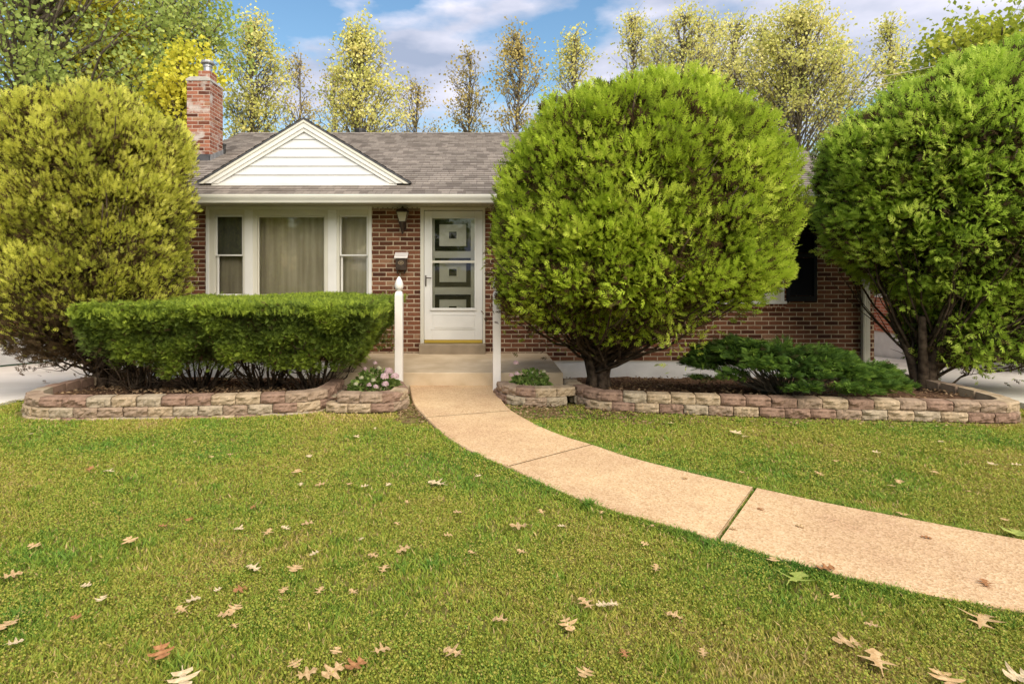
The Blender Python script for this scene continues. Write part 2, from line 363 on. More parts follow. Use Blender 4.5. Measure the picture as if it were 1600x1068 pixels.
def agg_mat():     # exposed peach aggregate of the path
    m = mat('path_aggregate', (0.6, 0.4, 0.25), 0.85, 0.2); b = m.node_tree.nodes['Principled BSDF']
    t = N(m, 'ShaderNodeTexCoord'); v = N(m, 'ShaderNodeTexVoronoi'); v.inputs['Scale'].default_value = 95; L(m, t.outputs['Object'], v.inputs['Vector'])
    r = ramp(m, [(0.0, (0.45, 0.285, 0.15)), (0.3, (0.545, 0.365, 0.205)), (0.6, (0.59, 0.405, 0.23)), (1.0, (0.65, 0.475, 0.29))]); 
    sp = N(m, 'ShaderNodeSeparateColor'); L(m, v.outputs['Color'], sp.inputs[0]); L(m, sp.outputs[0], r.inputs[0])
    n = N(m, 'ShaderNodeTexNoise'); n.inputs['Scale'].default_value = 1.1; n.inputs['Detail'].default_value = 8; n.inputs['Roughness'].default_value = 0.72; L(m, t.outputs['Object'], n.inputs['Vector'])
    o = N(m, 'ShaderNodeMixRGB', blend_type='OVERLAY'); o.inputs[0].default_value = 0.6; L(m, r.outputs[0], o.inputs[1]); L(m, n.outputs['Fac'], o.inputs[2])
    n3 = N(m, 'ShaderNodeTexNoise'); n3.inputs['Scale'].default_value = 260; n3.inputs['Detail'].default_value = 2; L(m, t.outputs['Object'], n3.inputs['Vector'])
    r3 = ramp(m, [(0.30, (0.35, 0.2, 0.1)), (0.38, (1, 1, 1))]); L(m, n3.outputs['Fac'], r3.inputs[0])
    mm = N(m, 'ShaderNodeMixRGB', blend_type='MULTIPLY'); mm.inputs[0].default_value = 0.35; L(m, o.outputs[0], mm.inputs[1]); L(m, r3.outputs[0], mm.inputs[2])
    L(m, mm.outputs[0], b.inputs['Base Color'])
    bp = N(m, 'ShaderNodeBump'); bp.inputs['Strength'].default_value = 0.5; bp.inputs['Distance'].default_value = 0.004
    L(m, v.outputs['Distance'], bp.inputs['Height']); L(m, bp.outputs[0], b.inputs['Normal']); return m
M_PATH = agg_mat()
M_SOIL = mottled('mulch', (0.075, 0.04, 0.024), (0.17, 0.10, 0.06), 14, 0.95, 1.0, 0.1, bscale=60)
def lawn_ground_mat():
    m = mottled('lawn_soil', (0.13, 0.13, 0.03), (0.24, 0.20, 0.07), 7, 0.95, 1.0, 0.1, bscale=60); return m
M_LAWN = lawn_ground_mat()
def stonem(name, a, b): return mottled(name, a, b, 9, 0.9, 0.9, 0.15, bscale=45)
M_STONES = [stonem('stone_tan', (0.29, 0.215, 0.135), (0.46, 0.36, 0.245)), stonem('stone_rust', (0.19, 0.12, 0.085), (0.31, 0.205, 0.15)),
            stonem('stone_brown', (0.23, 0.165, 0.115), (0.36, 0.265, 0.19)), stonem('stone_grey', (0.27, 0.215, 0.15), (0.41, 0.34, 0.245))]
M_BARK = mottled('bark', (0.035, 0.024, 0.017), (0.11, 0.08, 0.055), 16, 0.95, 1.0, 0.1, bscale=50)
M_BARKG = mottled('bark_grey', (0.10, 0.085, 0.065), (0.20, 0.17, 0.13), 10, 0.95, 0.8, 0.1)

# ------------------------------------------------------------------ ground
def gz(x, y):
    if y < 6.3: return 0.0
    return -0.078 * (min(y, 20) - 6.3)
def smooth_poly(P, n=6):
    P = [np.array(p, float) for p in P]; out = []
    for i in range(len(P)-1):
        p0 = P[max(i-1, 0)]; p1 = P[i]; p2 = P[i+1]; p3 = P[min(i+2, len(P)-1)]
        for k in range(n):
            t = k/n; out.append(0.5*((2*p1) + (-p0+p2)*t + (2*p0-5*p1+4*p2-p3)*t*t + (-p0+3*p1-3*p2+p3)*t**3))
    out.append(P[-1]); return out
# path: pairs of edge points (pixels read on the ground plane), j marks a joint
PAIRS = [((640,604),(772,604),0), ((646,632),(784,628),0), ((666,656),(800,645),1), ((700,688),(838,667),0), ((745,713),(880,685),0),
         ((794,734),(925,699),1), ((865,768),(985,719),0), ((950,800),(1045,735),0), ((1035,824),(1110,751),0), ((1122,849),(1180,767),1),
         ((1230,882),(1290,791),0), ((1400,925),(1440,820),0), ((1600,964),(1600,850),0), ((1850,1015),(1850,893),0)]
PL = [G(*a) for a, b, j in PAIRS]; PR = [G(*b) for a, b, j in PAIRS]
NSM = 6
SL = smooth_poly([(p.x, p.y) for p in PL], NSM); SR = smooth_poly([(p.x, p.y) for p in PR], NSM)
joints = [i*NSM for i, p in enumerate(PAIRS) if p[2]]
PATH_POLY = np.array(list(SL) + list(SR)[::-1])
def in_poly(pts, poly):
    x, y = pts[:, 0], pts[:, 1]; ins = np.zeros(len(pts), bool); n = len(poly)
    for i in range(n):
        x1, y1 = poly[i]; x2, y2 = poly[(i+1) % n]
        c = ((y1 > y) != (y2 > y)) & (x < (x2-x1)*(y-y1)/((y2-y1) if abs(y2-y1) > 1e-9 else 1e-9) + x1)
        ins ^= c
    return ins
def path():
    mb = MB(); zt, zb = 0.028, -0.12
    ends = [0] + joints + [len(SL)-1]
    for s in range(len(ends)-1):
        a, b = ends[s], ends[s+1]
        Ls = [np.array(p) for p in SL[a:b+1]]; Rs = [np.array(p) for p in SR[a:b+1]]
        gap = 0.011 if s >= 2 else 0.006
        gap0 = gap if s > 0 else 0
        if s == 3: gap0 = 0.013
        for arr in (Ls, Rs):
            d = arr[1]-arr[0]; arr[0] = arr[0] + d/np.linalg.norm(d)*gap0
            d = arr[-2]-arr[-1]; arr[-1] = arr[-1] + d/np.linalg.norm(d)*(0.013 if s == 2 else gap)
        c = 0.008
        n = len(Ls)
        for i in range(n-1):
            l0, l1, r0, r1 = Ls[i], Ls[i+1], Rs[i], Rs[i+1]
            def ins(p, q): dd = (q-p)/np.linalg.norm(q-p); return p+dd*c
            a0, a1, b0, b1 = ins(l0, r0), ins(l1, r1), ins(r0, l0), ins(r1, l1)
            mb.quad((*a0, zt), (*a1, zt), (*b1, zt), (*b0, zt))
            mb.quad((*l0, zt-c), (*l1, zt-c), (*a1, zt), (*a0, zt)); mb.quad((*b0, zt), (*b1, zt), (*r1, zt-c), (*r0, zt-c))
            mb.quad((*l0, zb), (*l1, zb), (*l1, zt-c), (*l0, zt-c)); mb.quad((*r0, zt-c), (*r1, zt-c), (*r1, zb), (*r0, zb))
        for e in (0, -1):
            mb.quad((*Ls[e], zb), (*Rs[e], zb), (*Rs[e], zt-0.004), (*Ls[e], zt-0.004))
    o = mb.build('path', M_PATH); tag(o, kind='structure')
path()
def ground():
    mb = MB(); xs = [-600, -200, -60, -30] + list(np.arange(-20, 20.1, 1.0)) + [30, 60, 200, 600]
    ys = [-600, -200, -60, -20, -8] + list(np.arange(-4, 6.1, 1)) + [6.3] + list(np.arange(7, 21, 1.0)) + [30, 60, 200, 600]
    idx = {}
    for j, y in enumerate(ys):
        for i, x in enumerate(xs): idx[i, j] = len(mb.v); mb.v.append((x, y, gz(x, y) - 0.012))
    for j in range(len(ys)-1):
        for i in range(len(xs)-1): mb.f.append((idx[i, j], idx[i+1, j], idx[i+1, j+1], idx[i, j+1]))
    tag(mb.build('ground', M_LAWN), kind='structure')
ground()
def strip(name, m, xa, xb, ys, dz, bottom=0.15, fz=gz):
    mb = MB()
    for y0, y1 in zip(ys[:-1], ys[1:]):
        mb.quad((xa, y0, fz(xa, y0)+dz), (xb, y0, fz(xb, y0)+dz), (xb, y1, fz(xb, y1)+dz), (xa, y1, fz(xa, y1)+dz))
        mb.quad((xa, y0, fz(xa, y0)-bottom), (xa, y0, fz(xa, y0)+dz), (xa, y1, fz(xa, y1)+dz), (xa, y1, fz(xa, y1)-bottom))
        mb.quad((xb, y0, fz(xb, y0)+dz), (xb, y0, fz(xb, y0)-bottom), (xb, y1, fz(xb, y1)-bottom), (xb, y1, fz(xb, y1)+dz))
    tag(mb.build(name, m), kind='structure')
strip('driveway', M_DRIVE, -8.69, -5.1, [-12, -6, 0, 3, 6.3, 8, 10, 14, 20], 0.03)
strip('driveway', M_DRIVE, 5.75, 8.6, [-12, -6, 0, 3, 6.3, 8, 10, 14, 20], 0.06)
# concrete strip between the left bed and the driveway
strip('pavement', M_DRIVE, -5.1, -4.72, [6.38, 8, 10, 14, 20], 0.022)

# outline of the two planting beds (front faces of the edging), on the ground
LBED = [(-4.72, 8.1), (-4.74, 7.2), (-4.75, 6.35), (-4.68, 5.92), (-4.45, 5.70), (-4.15, 5.64), (-3.2, 5.68), (-2.4, 5.75), (-1.85, 5.86), (-1.62, 5.96)]
LRET = [(-1.53, 6.16), (-1.52, 6.5), (-1.55, 6.95)]
LPLANT = [(-1.56, 5.93), (-1.42, 5.90), (-1.2, 5.88), (-0.92, 5.90), (-0.76, 6.0), (-0.72, 6.18), (-0.80, 6.5), (-0.86, 6.78)]
RPLANT = [(0.20, 6.76), (0.25, 6.42), (0.36, 6.26), (0.58, 6.15), (0.87, 6.17), (1.12, 6.27)]
RRET = [(1.04, 6.98), (1.0, 6.6), (1.08, 6.25), (1.22, 6.02)]
RBED = [(1.22, 6.02), (1.42, 5.95), (2.2, 5.82), (3.1, 5.68), (4.2, 5.58), (5.0, 5.49), (5.22, 5.52), (5.36, 5.75), (5.40, 6.4), (5.45, 7.4)]
def bed(name, poly, z0=0.10):
    # soil: a grid clipped to the polygon
    poly = np.array(poly); mb = MB(); x0, y0 = poly.min(0); x1, y1 = poly.max(0); st = 0.07
    nx, ny = int((x1-x0)/st)+1, int((y1-y0)/st)+1; idx = {}
    def z(x, y):
        t = max(0, min(1, (y-6.3)/2.5)); return z0 + (-0.20-z0)*t + 0.03*mnoise.noise(Vector((x*3, y*3, 0))) + 0.015*mnoise.noise(Vector((x*11, y*11, 3)))
    cells = [(i, j) for i in range(nx) for j in range(ny)]
    C = np.array([(x0+(i+.5)*st, y0+(j+.5)*st) for i, j in cells]); ins = in_poly(C, poly)
    for (i, j), k in zip(cells, ins):
        if not k: continue
        q = []
        for a, b in ((0, 0), (1, 0), (1, 1), (0, 1)):
            key = (i+a, j+b)
            if key not in idx:
                x, y = x0+key[0]*st, y0+key[1]*st; idx[key] = len(mb.v); mb.v.append((x, y, z(x, y)))
            q.append(idx[key])
        mb.f.append(tuple(q))
    tag(mb.build(name, M_SOIL, smooth=True), kind='structure')
def inset(poly_open, d):    # nothing fancy: shrink towards bed interior by shifting along the normal
    out = []
    P = [np.array(p) for p in poly_open]
    for i, p in enumerate(P):
        t = P[min(i+1, len(P)-1)] - P[max(i-1, 0)]; t = t/np.linalg.norm(t); out.append(tuple(p + d*np.array((-t[1], t[0]))))
    return out
LB = inset(LBED, 0.09); RB = inset(RBED, 0.09)
bed('garden_bed', LB + [(-1.64, 6.1), (-1.6, 7.0), (-1.85, 7.2), (-1.85, 8.86), (-4.72, 8.86)])
bed('garden_bed', [(1.1, 7.1), (1.12, 6.3)] + RB + [(6.1, 7.6), (6.1, 8.86), (1.05, 8.86)])
bed('garden_bed', inset(LPLANT, 0.08) + [(-0.9, 7.1), (-1.5, 7.1)])
bed('garden_bed', [(0.3, 7.1)] + inset(RPLANT, 0.08) + [(0.95, 7.1)])

# ------------------------------------------------------------------ edging blocks
def block_mesh(seed, m, w=0.236, h=0.094, d=0.15):
    rnd = random.Random(seed); mb = MB(); nx, nz = 11, 5
    # front face (y=0 side) rough, the block extends to +y
    def pt(i, j):
        u, v = i/nx, j/nz; x = (u-.5)*w; z = v*h
        e = min(u, 1-u)*nx; f = min(v, 1-v)*nz
        y = 0.020*mnoise.noise(Vector((u*3+seed*7.1, v*2.2, seed))) + 0.013*mnoise.noise(Vector((u*9+seed*3.3, v*6, seed)))
        if i in (0, nx): y += 0.012; x *= 0.985
        if j == 0: y += 0.006
        if j == nz: y += 0.014; z -= 0.002 + 0.003*rnd.random()
        return (x, y, z)
    idx = [[0]*(nz+1) for _ in range(nx+1)]
    for i in range(nx+1):
        for j in range(nz+1): idx[i][j] = len(mb.v); mb.v.append(pt(i, j))
    for i in range(nx):
        for j in range(nz): mb.f.append((idx[i][j], idx[i+1][j], idx[i+1][j+1], idx[i][j+1]))
    tb = [[len(mb.v) + i*2 + k for k in range(2)] for i in range(nx+1)]
    for i in range(nx+1):
        x, _, z = mb.v[idx[i][nz]]; s = 0.9
        mb.v += [(x*0.97, d*0.5, h-0.001+0.002*rnd.random()), (x*s, d, h-0.002)]
    for i in range(nx):
        mb.f.append((idx[i][nz], idx[i+1][nz], tb[i+1][0], tb[i][0])); mb.f.append((tb[i][0], tb[i+1][0], tb[i+1][1], tb[i][1]))
    # sides, back, bottom
    b = len(mb.v); mb.v += [(-w*.45, d, 0), (w*.45, d, 0)]
    mb.f.append(tuple([idx[0][j] for j in range(nz+1)] + [tb[0][0], tb[0][1], b]))
    mb.f.append(tuple([b+1, tb[nx][1], tb[nx][0]] + [idx[nx][j] for j in range(nz, -1, -1)]))
    mb.f.append(tuple([b] + [tb[i][1] for i in range(nx+1)] + [b+1]))
    me = bpy.data.meshes.new('block'); me.from_pydata(mb.v, [], mb.f); me.update(); me.materials.append(m)
    me.uv_layers.new(name='UVMap'); return me
BLOCKS = [[block_mesh(s + 10*k, m) for s in range(4)] for k, m in enumerate(M_STONES)]
def along(poly, step, start):
    P = [np.array(p) for p in poly]; seg = [np.linalg.norm(b-a) for a, b in zip(P[:-1], P[1:])]; tot = sum(seg); out = []; s = start
    def at(s):
        s = max(0, min(tot-1e-6, s))
        for a, b, l in zip(P[:-1], P[1:], seg):
            if s <= l: return a + (b-a)*s/l
            s -= l
        return P[-1]
    while s + step*0.5 <= tot:
        p0, p1 = at(s-step/2), at(s+step/2); t = p1-p0; out.append(((p0+p1)/2, math.atan2(t[1], t[0]))); s += step
    return out
def edging(name, label, polys, courses, seed, top=2, zfun=None):
    c = np.mean([p for q in polys for p in q], axis=0)
    t = thing(name, label, 'garden wall', (c[0], c[1], 0)); rnd = random.Random(seed)
    for poly in polys:
        sp = [tuple(p) for p in smooth_poly(poly, 5)]
        for k in range(courses):
            for n, (p, a) in enumerate(along(sp, 0.240, 0.12 + (0.12 if k % 2 else 0))):
                kind = (0, 1, 0, 2, 3, 1)[(n*5 + k*3 + rnd.choice((0, 0, 1))) % 6] if rnd.random() < 0.8 else rnd.randrange(4)
                o = bpy.data.objects.new('block', rnd.choice(BLOCKS[kind])); COL.objects.link(o); o.parent = t
                dz = (gz(p[0], p[1]) if zfun is None else zfun(*p)) * 0.6
                nx, ny = -math.sin(a), math.cos(a); off = (k)*0.012 + rnd.uniform(-.004, .004)
                o.location = (p[0]-c[0]+nx*off, p[1]-c[1]+ny*off, dz + (k-(1 if courses == 3 else 0))*0.096 + (0.012 if courses == 3 else 0.0))
                o.rotation_euler = (rnd.uniform(-.02, .02), rnd.uniform(-.012, .012), a + rnd.uniform(-.03, .03))
    return t
# direction matters: the block front faces right of travel -> travel left-to-right along the front
edging('retaining_wall', 'long low tan and rust block edging in front of the clipped hedge', [LBED + LRET], 3, 1)
edging('retaining_wall', 'short rounded block planter edging left of the path around pink hydrangea', [LPLANT], 2, 2)
edging('retaining_wall', 'short rounded block planter edging right of the path by the bare white post', [RPLANT], 2, 3)
edging('retaining_wall', 'long low block edging in front of the spreading yew and right topiary', [RRET + RBED[1:]], 2, 4)

# ------------------------------------------------------------------ house
WY = 8.82
HX0, HX1 = -5.12, XW(1366)
Z_BASE, Z_SOF = 0.06, 2.43
HB = WY + 8.2
house = thing('brick_house', 'single storey red brick house with grey shingle roof and white gable', 'house', (0.5, 12.9, 0))
def wall_cells(mb, x0, x1, z0, z1, ops, y, depth, face=-1, axis='x'):
    xs = sorted({x0, x1, *[v for o in ops for v in o[:2]]}); zs = sorted({z0, z1, *[v for o in ops for v in o[2:]]})
    def P(a, b, zz): return (a, b, zz) if axis == 'x' else (b, a, zz)
    for a, b in zip(xs[:-1], xs[1:]):
        for c, d in zip(zs[:-1], zs[1:]):
            if any(a >= o[0]-1e-6 and b <= o[1]+1e-6 and c >= o[2]-1e-6 and d <= o[3]+1e-6 for o in ops): continue
            mb.quad(P(a, y, c), P(b, y, c), P(b, y, d), P(a, y, d))
    for a, b, c, d in ops:
        mb.quad(P(a, y, c), P(a, y+depth, c), P(a, y+depth, d), P(a, y, d)); mb.quad(P(b, y, c), P(b, y, d), P(b, y+depth, d), P(b, y+depth, c))
        mb.quad(P(a, y, c), P(b, y, c), P(b, y+depth, c), P(a, y+depth, c)); mb.quad(P(a, y, d), P(a, y+depth, d), P(b, y+depth, d), P(b, y, d))
WIN = (XW(323), XW(581), ZW(468), ZW(322.5))
DOR = (XW(657), XW(758), ZW(536), ZW(324))
WIN2 = (XW(1010), XW(1224), ZW(470), ZW(330))
Z_SOF = ZW(321.5)
mb = MB(); wall_cells(mb, HX0, HX1, Z_BASE, Z_SOF, [WIN, (DOR[0], DOR[1], Z_BASE, DOR[3]), WIN2], WY, 0.2)
mb.quad((HX0, WY, Z_BASE), (HX0, WY, Z_SOF), (HX0, HB, Z_SOF), (HX0, HB, Z_BASE)); mb.quad((HX1, WY, Z_BASE), (HX1, HB, Z_BASE), (HX1, HB, Z_SOF), (HX1, WY, Z_SOF))
mb.quad((HX0, HB, Z_BASE), (HX0, HB, Z_SOF), (HX1, HB, Z_SOF), (HX1, HB, Z_BASE))
EAVE_Y, EAVE_Z, PITCH = 8.27, 2.545, 0.4167
RIDGE_Y = 13.05; RIDGE_Z = EAVE_Z + PITCH*(RIDGE_Y-EAVE_Y)
for x in (HX0, HX1): mb.f.append(tuple(range(len(mb.v), len(mb.v)+3))); mb.v += [(x, WY, Z_SOF), (x, HB, Z_SOF), (x, RIDGE_Y, RIDGE_Z-0.12)]
wall = mb.build('wall', M_BRICK, house)
fb = MB(); fb.box(HX0+0.012, HX1-0.012, WY+0.012, HB-0.012, -1.3, Z_BASE); fb.build('foundation', M_FOUND, house)
# rowlock sill under the far window
sl = MB(); sl.box(XW(1000), XW(1226), WY-0.035, WY+0.1, ZW(482), ZW(470.3)); sl.build('brick_sill', M_ROWLOCK, house, bevel=0.003)
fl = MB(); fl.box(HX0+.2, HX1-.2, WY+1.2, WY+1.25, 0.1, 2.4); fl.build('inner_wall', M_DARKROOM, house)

# roof : overlapping courses of shingles
OV = 0.30
RX0, RX1 = HX0-OV+0.06, HX1+OV
def roof_slope(mb, uv, x0, x1, y0, z0, y1, z1, expo=0.135, xl=None, seed=0):
    """courses from the eave (y0,z0) to the ridge (y1,z1); xl(t)->(xa,xb)"""
    n = max(2, int(round(math.hypot(y1-y0, z1-z0)/expo))); th = 0.011
    dy, dz = (y1-y0)/n, (z1-z0)/n; l = math.hypot(dy, dz); ny, nz = -dz/l, dy/l
    if y1 < y0: ny, nz = dz/l*1, -dy/l
    for k in range(n):
        t0, t1 = k/n, (k+1)/n; a0, b0 = (x0, x1) if xl is None else xl(t0); a1, b1 = (x0, x1) if xl is None else xl(t1)
        ya, za = y0+dy*k, z0+dz*k; yb, zb = ya+dy, za+dz
        i = len(mb.v)
        mb.v += [(a0, ya+ny*th, za+nz*th), (b0, ya+ny*th, za+nz*th), (b1, yb+ny*0.001, zb+nz*0.001), (a1, yb+ny*0.001, zb+nz*0.001), (a0, ya-ny*.01, za-nz*.01), (b0, ya-ny*.01, za-nz*.01)]
        mb.f += [(i, i+1, i+2, i+3), (i+4, i+5, i+1, i)]
        kk = k + seed*13
        uv += [(a0, kk+.02), (b0, kk+.02), (b1, kk+.98), (a1, kk+.98), (a0, kk+.02), (b0, kk+.02)]
roof = bpy.data.objects.new('roof', None); COL.objects.link(roof); roof.parent = house
mb = MB(); uv = []
roof_slope(mb, uv, RX0, RX1, EAVE_Y, EAVE_Z, RIDGE_Y, RIDGE_Z)
roof_slope(mb, uv, RX0, RX1, 2*RIDGE_Y-EAVE_Y, EAVE_Z, RIDGE_Y, RIDGE_Z, seed=3)
mb.uv = uv
# the roof surface itself is the mesh of the part
bpy.data.objects.remove(roof)
roof = mb.build('roof', M_SHING, house)
rb = MB()
for x in np.arange(RX0, RX1-0.05, 0.25):
    rb.quad((x, RIDGE_Y-.14, RIDGE_Z-.14*PITCH+.02), (x+.252, RIDGE_Y-.14, RIDGE_Z-.14*PITCH+.014), (x+.252, RIDGE_Y, RIDGE_Z+.018), (x, RIDGE_Y, RIDGE_Z+.026))
    rb.quad((x, RIDGE_Y, RIDGE_Z+.026), (x+.252, RIDGE_Y, RIDGE_Z+.018), (x+.252, RIDGE_Y+.14, RIDGE_Z-.14*PITCH+.014), (x, RIDGE_Y+.14, RIDGE_Z-.14*PITCH+.02))
rb.build('ridge_cap', M_SHING, roof)
# rakes, soffit, fascia
for xa, xb in ((RX0+.005, RX0+.03), (RX1-.03, RX1-.005)):
    mb = MB()
    for s in (0, 1):
        y0 = EAVE_Y if s == 0 else 2*RIDGE_Y-EAVE_Y
        mb.prism([(y0, EAVE_Z-.012), (RIDGE_Y, RIDGE_Z-.012), (RIDGE_Y, RIDGE_Z-.16), (y0, EAVE_Z-.15)], xa, xb)
    mb.build('rake_board', M_CREAM, house)
# soffit with a row of fine vents
mb = MB(); mb.box(RX0+.03, RX1-.03, EAVE_Y+.06, WY+.02, Z_SOF-.004, Z_SOF+.012)
mb.build('soffit', M_SOFFIT, house)
mb = MB(); mb.box(RX0+.03, RX1-.03, WY-.022, WY-.002, Z_SOF-.045, Z_SOF-.005); mb.build('frieze_board', M_SOFFIT, house)
mb = MB(); mb.box(RX0+.03, RX1-.03, EAVE_Y+.03, EAVE_Y+.055, Z_SOF-.02, EAVE_Z-.015); mb.build('fascia', M_GUTTER, house)
g0 = EAVE_Y+.028
prof = [(g0, EAVE_Z-.02), (g0, EAVE_Z-.13), (g0-.075, EAVE_Z-.13), (g0-.085, EAVE_Z-.10), (g0-.108, EAVE_Z-.06), (g0-.115, EAVE_Z-.035), (g0-.115, EAVE_Z-.012), (g0-.106, EAVE_Z-.012), (g0-.106, EAVE_Z-.035), (g0-.02, EAVE_Z-.09), (g0-.01, EAVE_Z-.02)]
mb = MB(); mb.prism(prof, RX0-.01, RX1+.01)
gut = mb.build('gutter', M_GUTTER, house, bevel=0.002)
# downspout on the right corner
dx0, dx1 = XW(1342), XW(1356)
mb = MB(); mb.box(dx0+.02, dx1-.015, WY-.075, WY-.012, ZW(566), Z_SOF-.18)
for k in range(3): mb.box(dx0+.035+k*.035, dx0+.045+k*.035, WY-.079, WY-.075, ZW(566), Z_SOF-.2)
mb.tube([(dx0+.07, WY-.043, Z_SOF-.2), (dx0+.07, WY-.06, Z_SOF-.1), (dx0+.07, EAVE_Y, Z_SOF-.03), (dx0+.07, EAVE_Y-.03, Z_SOF+.0)], 0.04, 8)
mb.build('downspout', M_CREAM, house)

# white gable (reverse dormer)
GX = XW(476, 8.72); GY = 8.72; gh = 0.96; ghw = 1.56
gz0 = EYE + (420-287)/FPX*GY; gz1 = EYE + (420-190)/FPX*GY
gab = MB()
n = 7
for k in range(n):
    za, zb = gz0 + (gz1-gz0)*k/n, gz0 + (gz1-gz0)*(k+1)/n; wa = (ghw-.02)*(1-k/n); wb = (ghw-.02)*(1-(k+1)/n)
    gab.quad((GX-wa, GY-.016, za), (GX+wa, GY-.016, za), (GX+wb, GY-.001, zb), (GX-wb, GY-.001, zb))
    gab.quad((GX-wa, GY+.0, za), (GX+wa, GY+.0, za), (GX+wa, GY-.016, za), (GX-wa, GY-.016, za))
gable = gab.build('gable', M_SIDING, house)
for s in (-1, 1):
    mbt = MB(); sl_ = (gz1-gz0)/ghw; 
    # trim board along the rake, two steps
    for (w0, w1, yy0, yy1) in ((0.0, 0.085, -.05, -.018), (0.085, 0.135, -.034, -.018)):
        q = []
        for (u, dd) in ((0, w0), (1, w0), (1, w1), (0, w1)):
            x = GX + s*ghw*(1-u); z = gz0 + (gz1-gz0)*u - dd*math.sqrt(1+sl_*sl_); 
            if u == 0: x = GX + s*(ghw - dd*math.sqrt(1+sl_*sl_)/sl_); z = gz0
            q.append((x, z))
        mbt.prism(q, GY+yy0, GY+yy1, 'y')
    mbt.build('rake_trim', M_WHITE, gable)
mbt = MB(); mbt.box(GX-ghw+.16, GX+ghw-.16, GY-.024, GY+.0, gz0-.03, gz0+.014); mbt.build('base_trim', M_WHITE, gable)
mbg = MB(); uv = []
gro = 0.07; zr = gz1+.045; zl = zr - (ghw+.05)*(gz1-gz0)/ghw
def roof_y(z): return EAVE_Y + (z-EAVE_Z)/PITCH
for s in (-1, 1):
    n = 13; th = .011
    for k in range(n):
        t0, t1 = k/n, (k+1)/n
        za, zb = zl+(zr-zl)*t0, zl+(zr-zl)*t1; xa, xb = GX+s*(ghw+.05)*(1-t0), GX+s*(ghw+.05)*(1-t1)
        i = len(mbg.v); yf = GY-gro
        mbg.v += [(xa+s*.006, yf, za+.01), (xa+s*.006, roof_y(za)+.02, za+.01), (xb, roof_y(zb)+.02, zb), (xb, yf, zb), (xa, yf, za-.012), (xa, roof_y(za)+.02, za-.012)]
        f = [(i, i+1, i+2, i+3), (i, i+1, i+5, i+4)]
        mbg.f += f; kk = k+40*(s+2)
        uv += [(yf, kk+.02), (roof_y(za), kk+.02), (roof_y(zb), kk+.98), (yf, kk+.98), (yf, kk), (roof_y(za), kk)]
mbg.uv = uv; mbg.build('gable_roof', M_SHING, gable)
mbe = MB()
for s in (-1, 1):
    mbe.prism([(GX+s*(ghw+.055), zl-.004), (GX, zr-.003), (GX, zr-.030), (GX+s*(ghw+.02), zl-.02)], GY-gro+.004, GY-gro+.02, 'y')
mbe.build('drip_edge', M_FLASH, gable)
mbs = MB()
for s in (-1, 1):
    mbs.prism([(GX+s*(ghw+.02), zl-.021), (GX, zr-.031), (GX, zr-.066), (GX+s*(ghw-.05), zl-.021)], GY-gro+.006, GY-.002, 'y')
mbs.build('gable_fascia', M_CREAM, gable)

# roof vent and pipe
v = MB(); p = W(563, 203, 13.2); v.lathe([(.13, p.z-.12), (.13, p.z-.02), (.11, p.z+.02), (.03, p.z+.04)], p.x, p.y, 12); v.build('roof_vent', M_BLACK, roof, smooth=False)
v = MB(); p = W(349.5, 232, 10.9); v.lathe([(.035, p.z-.1), (.035, p.z+.05), (.05, p.z+.055), (.05, p.z+.075), (.02, p.z+.09)], p.x, p.y, 10); v.build('vent_pipe', M_BLACK, roof)

# chimney
cy0, cy1 = 10.35, 10.88; cxa, cxb = XW(292, cy0), XW(328, cy0); ct = ZW(126, cy0)
mb = MB(); mb.box(cxa, cxb, cy0, cy1, 2.9, ct); chim = mb.build('chimney', M_CHIM, house)
mb = MB(); mb.box(cxa-.012, cxb+.012, cy0-.012, cy1+.012, ct-.002, ct+.035)
mb.prism([(cxa-.01, ct+.035), (cxb+.01, ct+.035), (cxb-.06, ct+.075), (cxa+.06, ct+.075)], cy0, cy1, 'y'); mb.build('crown', M_CROWN, chim)
mb = MB(); fx0, fx1 = XW(305, cy0), XW(323, cy0); mb.box(fx0, fx1, cy0+.12, cy0+.4, ct+.06, ct+.22); mb.build('flue', M_CHIM, chim)
mb = MB(); fc = (fx0+fx1)/2; fy = cy0+.26; z = ct+.22
mb.lathe([(.07, z), (.07, z+.10), (.085, z+.11), (.085, z+.13), (.065, z+.135), (.065, z+.16), (.115, z+.165), (.12, z+.185), (.11, z+.2), (.11, z+.215), (.04, z+.24)], fc, fy, 16)
mb.build('flue_cap', M_GREY, chim)
mb = MB(); mb.box(XW(301, cy0), cxb+.012, cy0-.014, cy0+.01, roof_y(0)*0+EAVE_Z+PITCH*(cy0-EAVE_Y)-.05, EAVE_Z+PITCH*(cy0-EAVE_Y)+.115)
zc0, zc1 = EAVE_Z+PITCH*(cy0-EAVE_Y), EAVE_Z+PITCH*(cy1-EAVE_Y)
mb.build('flashing', M_FLASH, chim)
mb = MB(); mb.prism([(cy0-.014, zc0-.05), (cy1+.02, zc1-.05), (cy1+.02, zc1+.10), (cy0-.014, zc0+.10)], cxb+.002, cxb+.014); mb.build('flashing', M_GREY, chim)

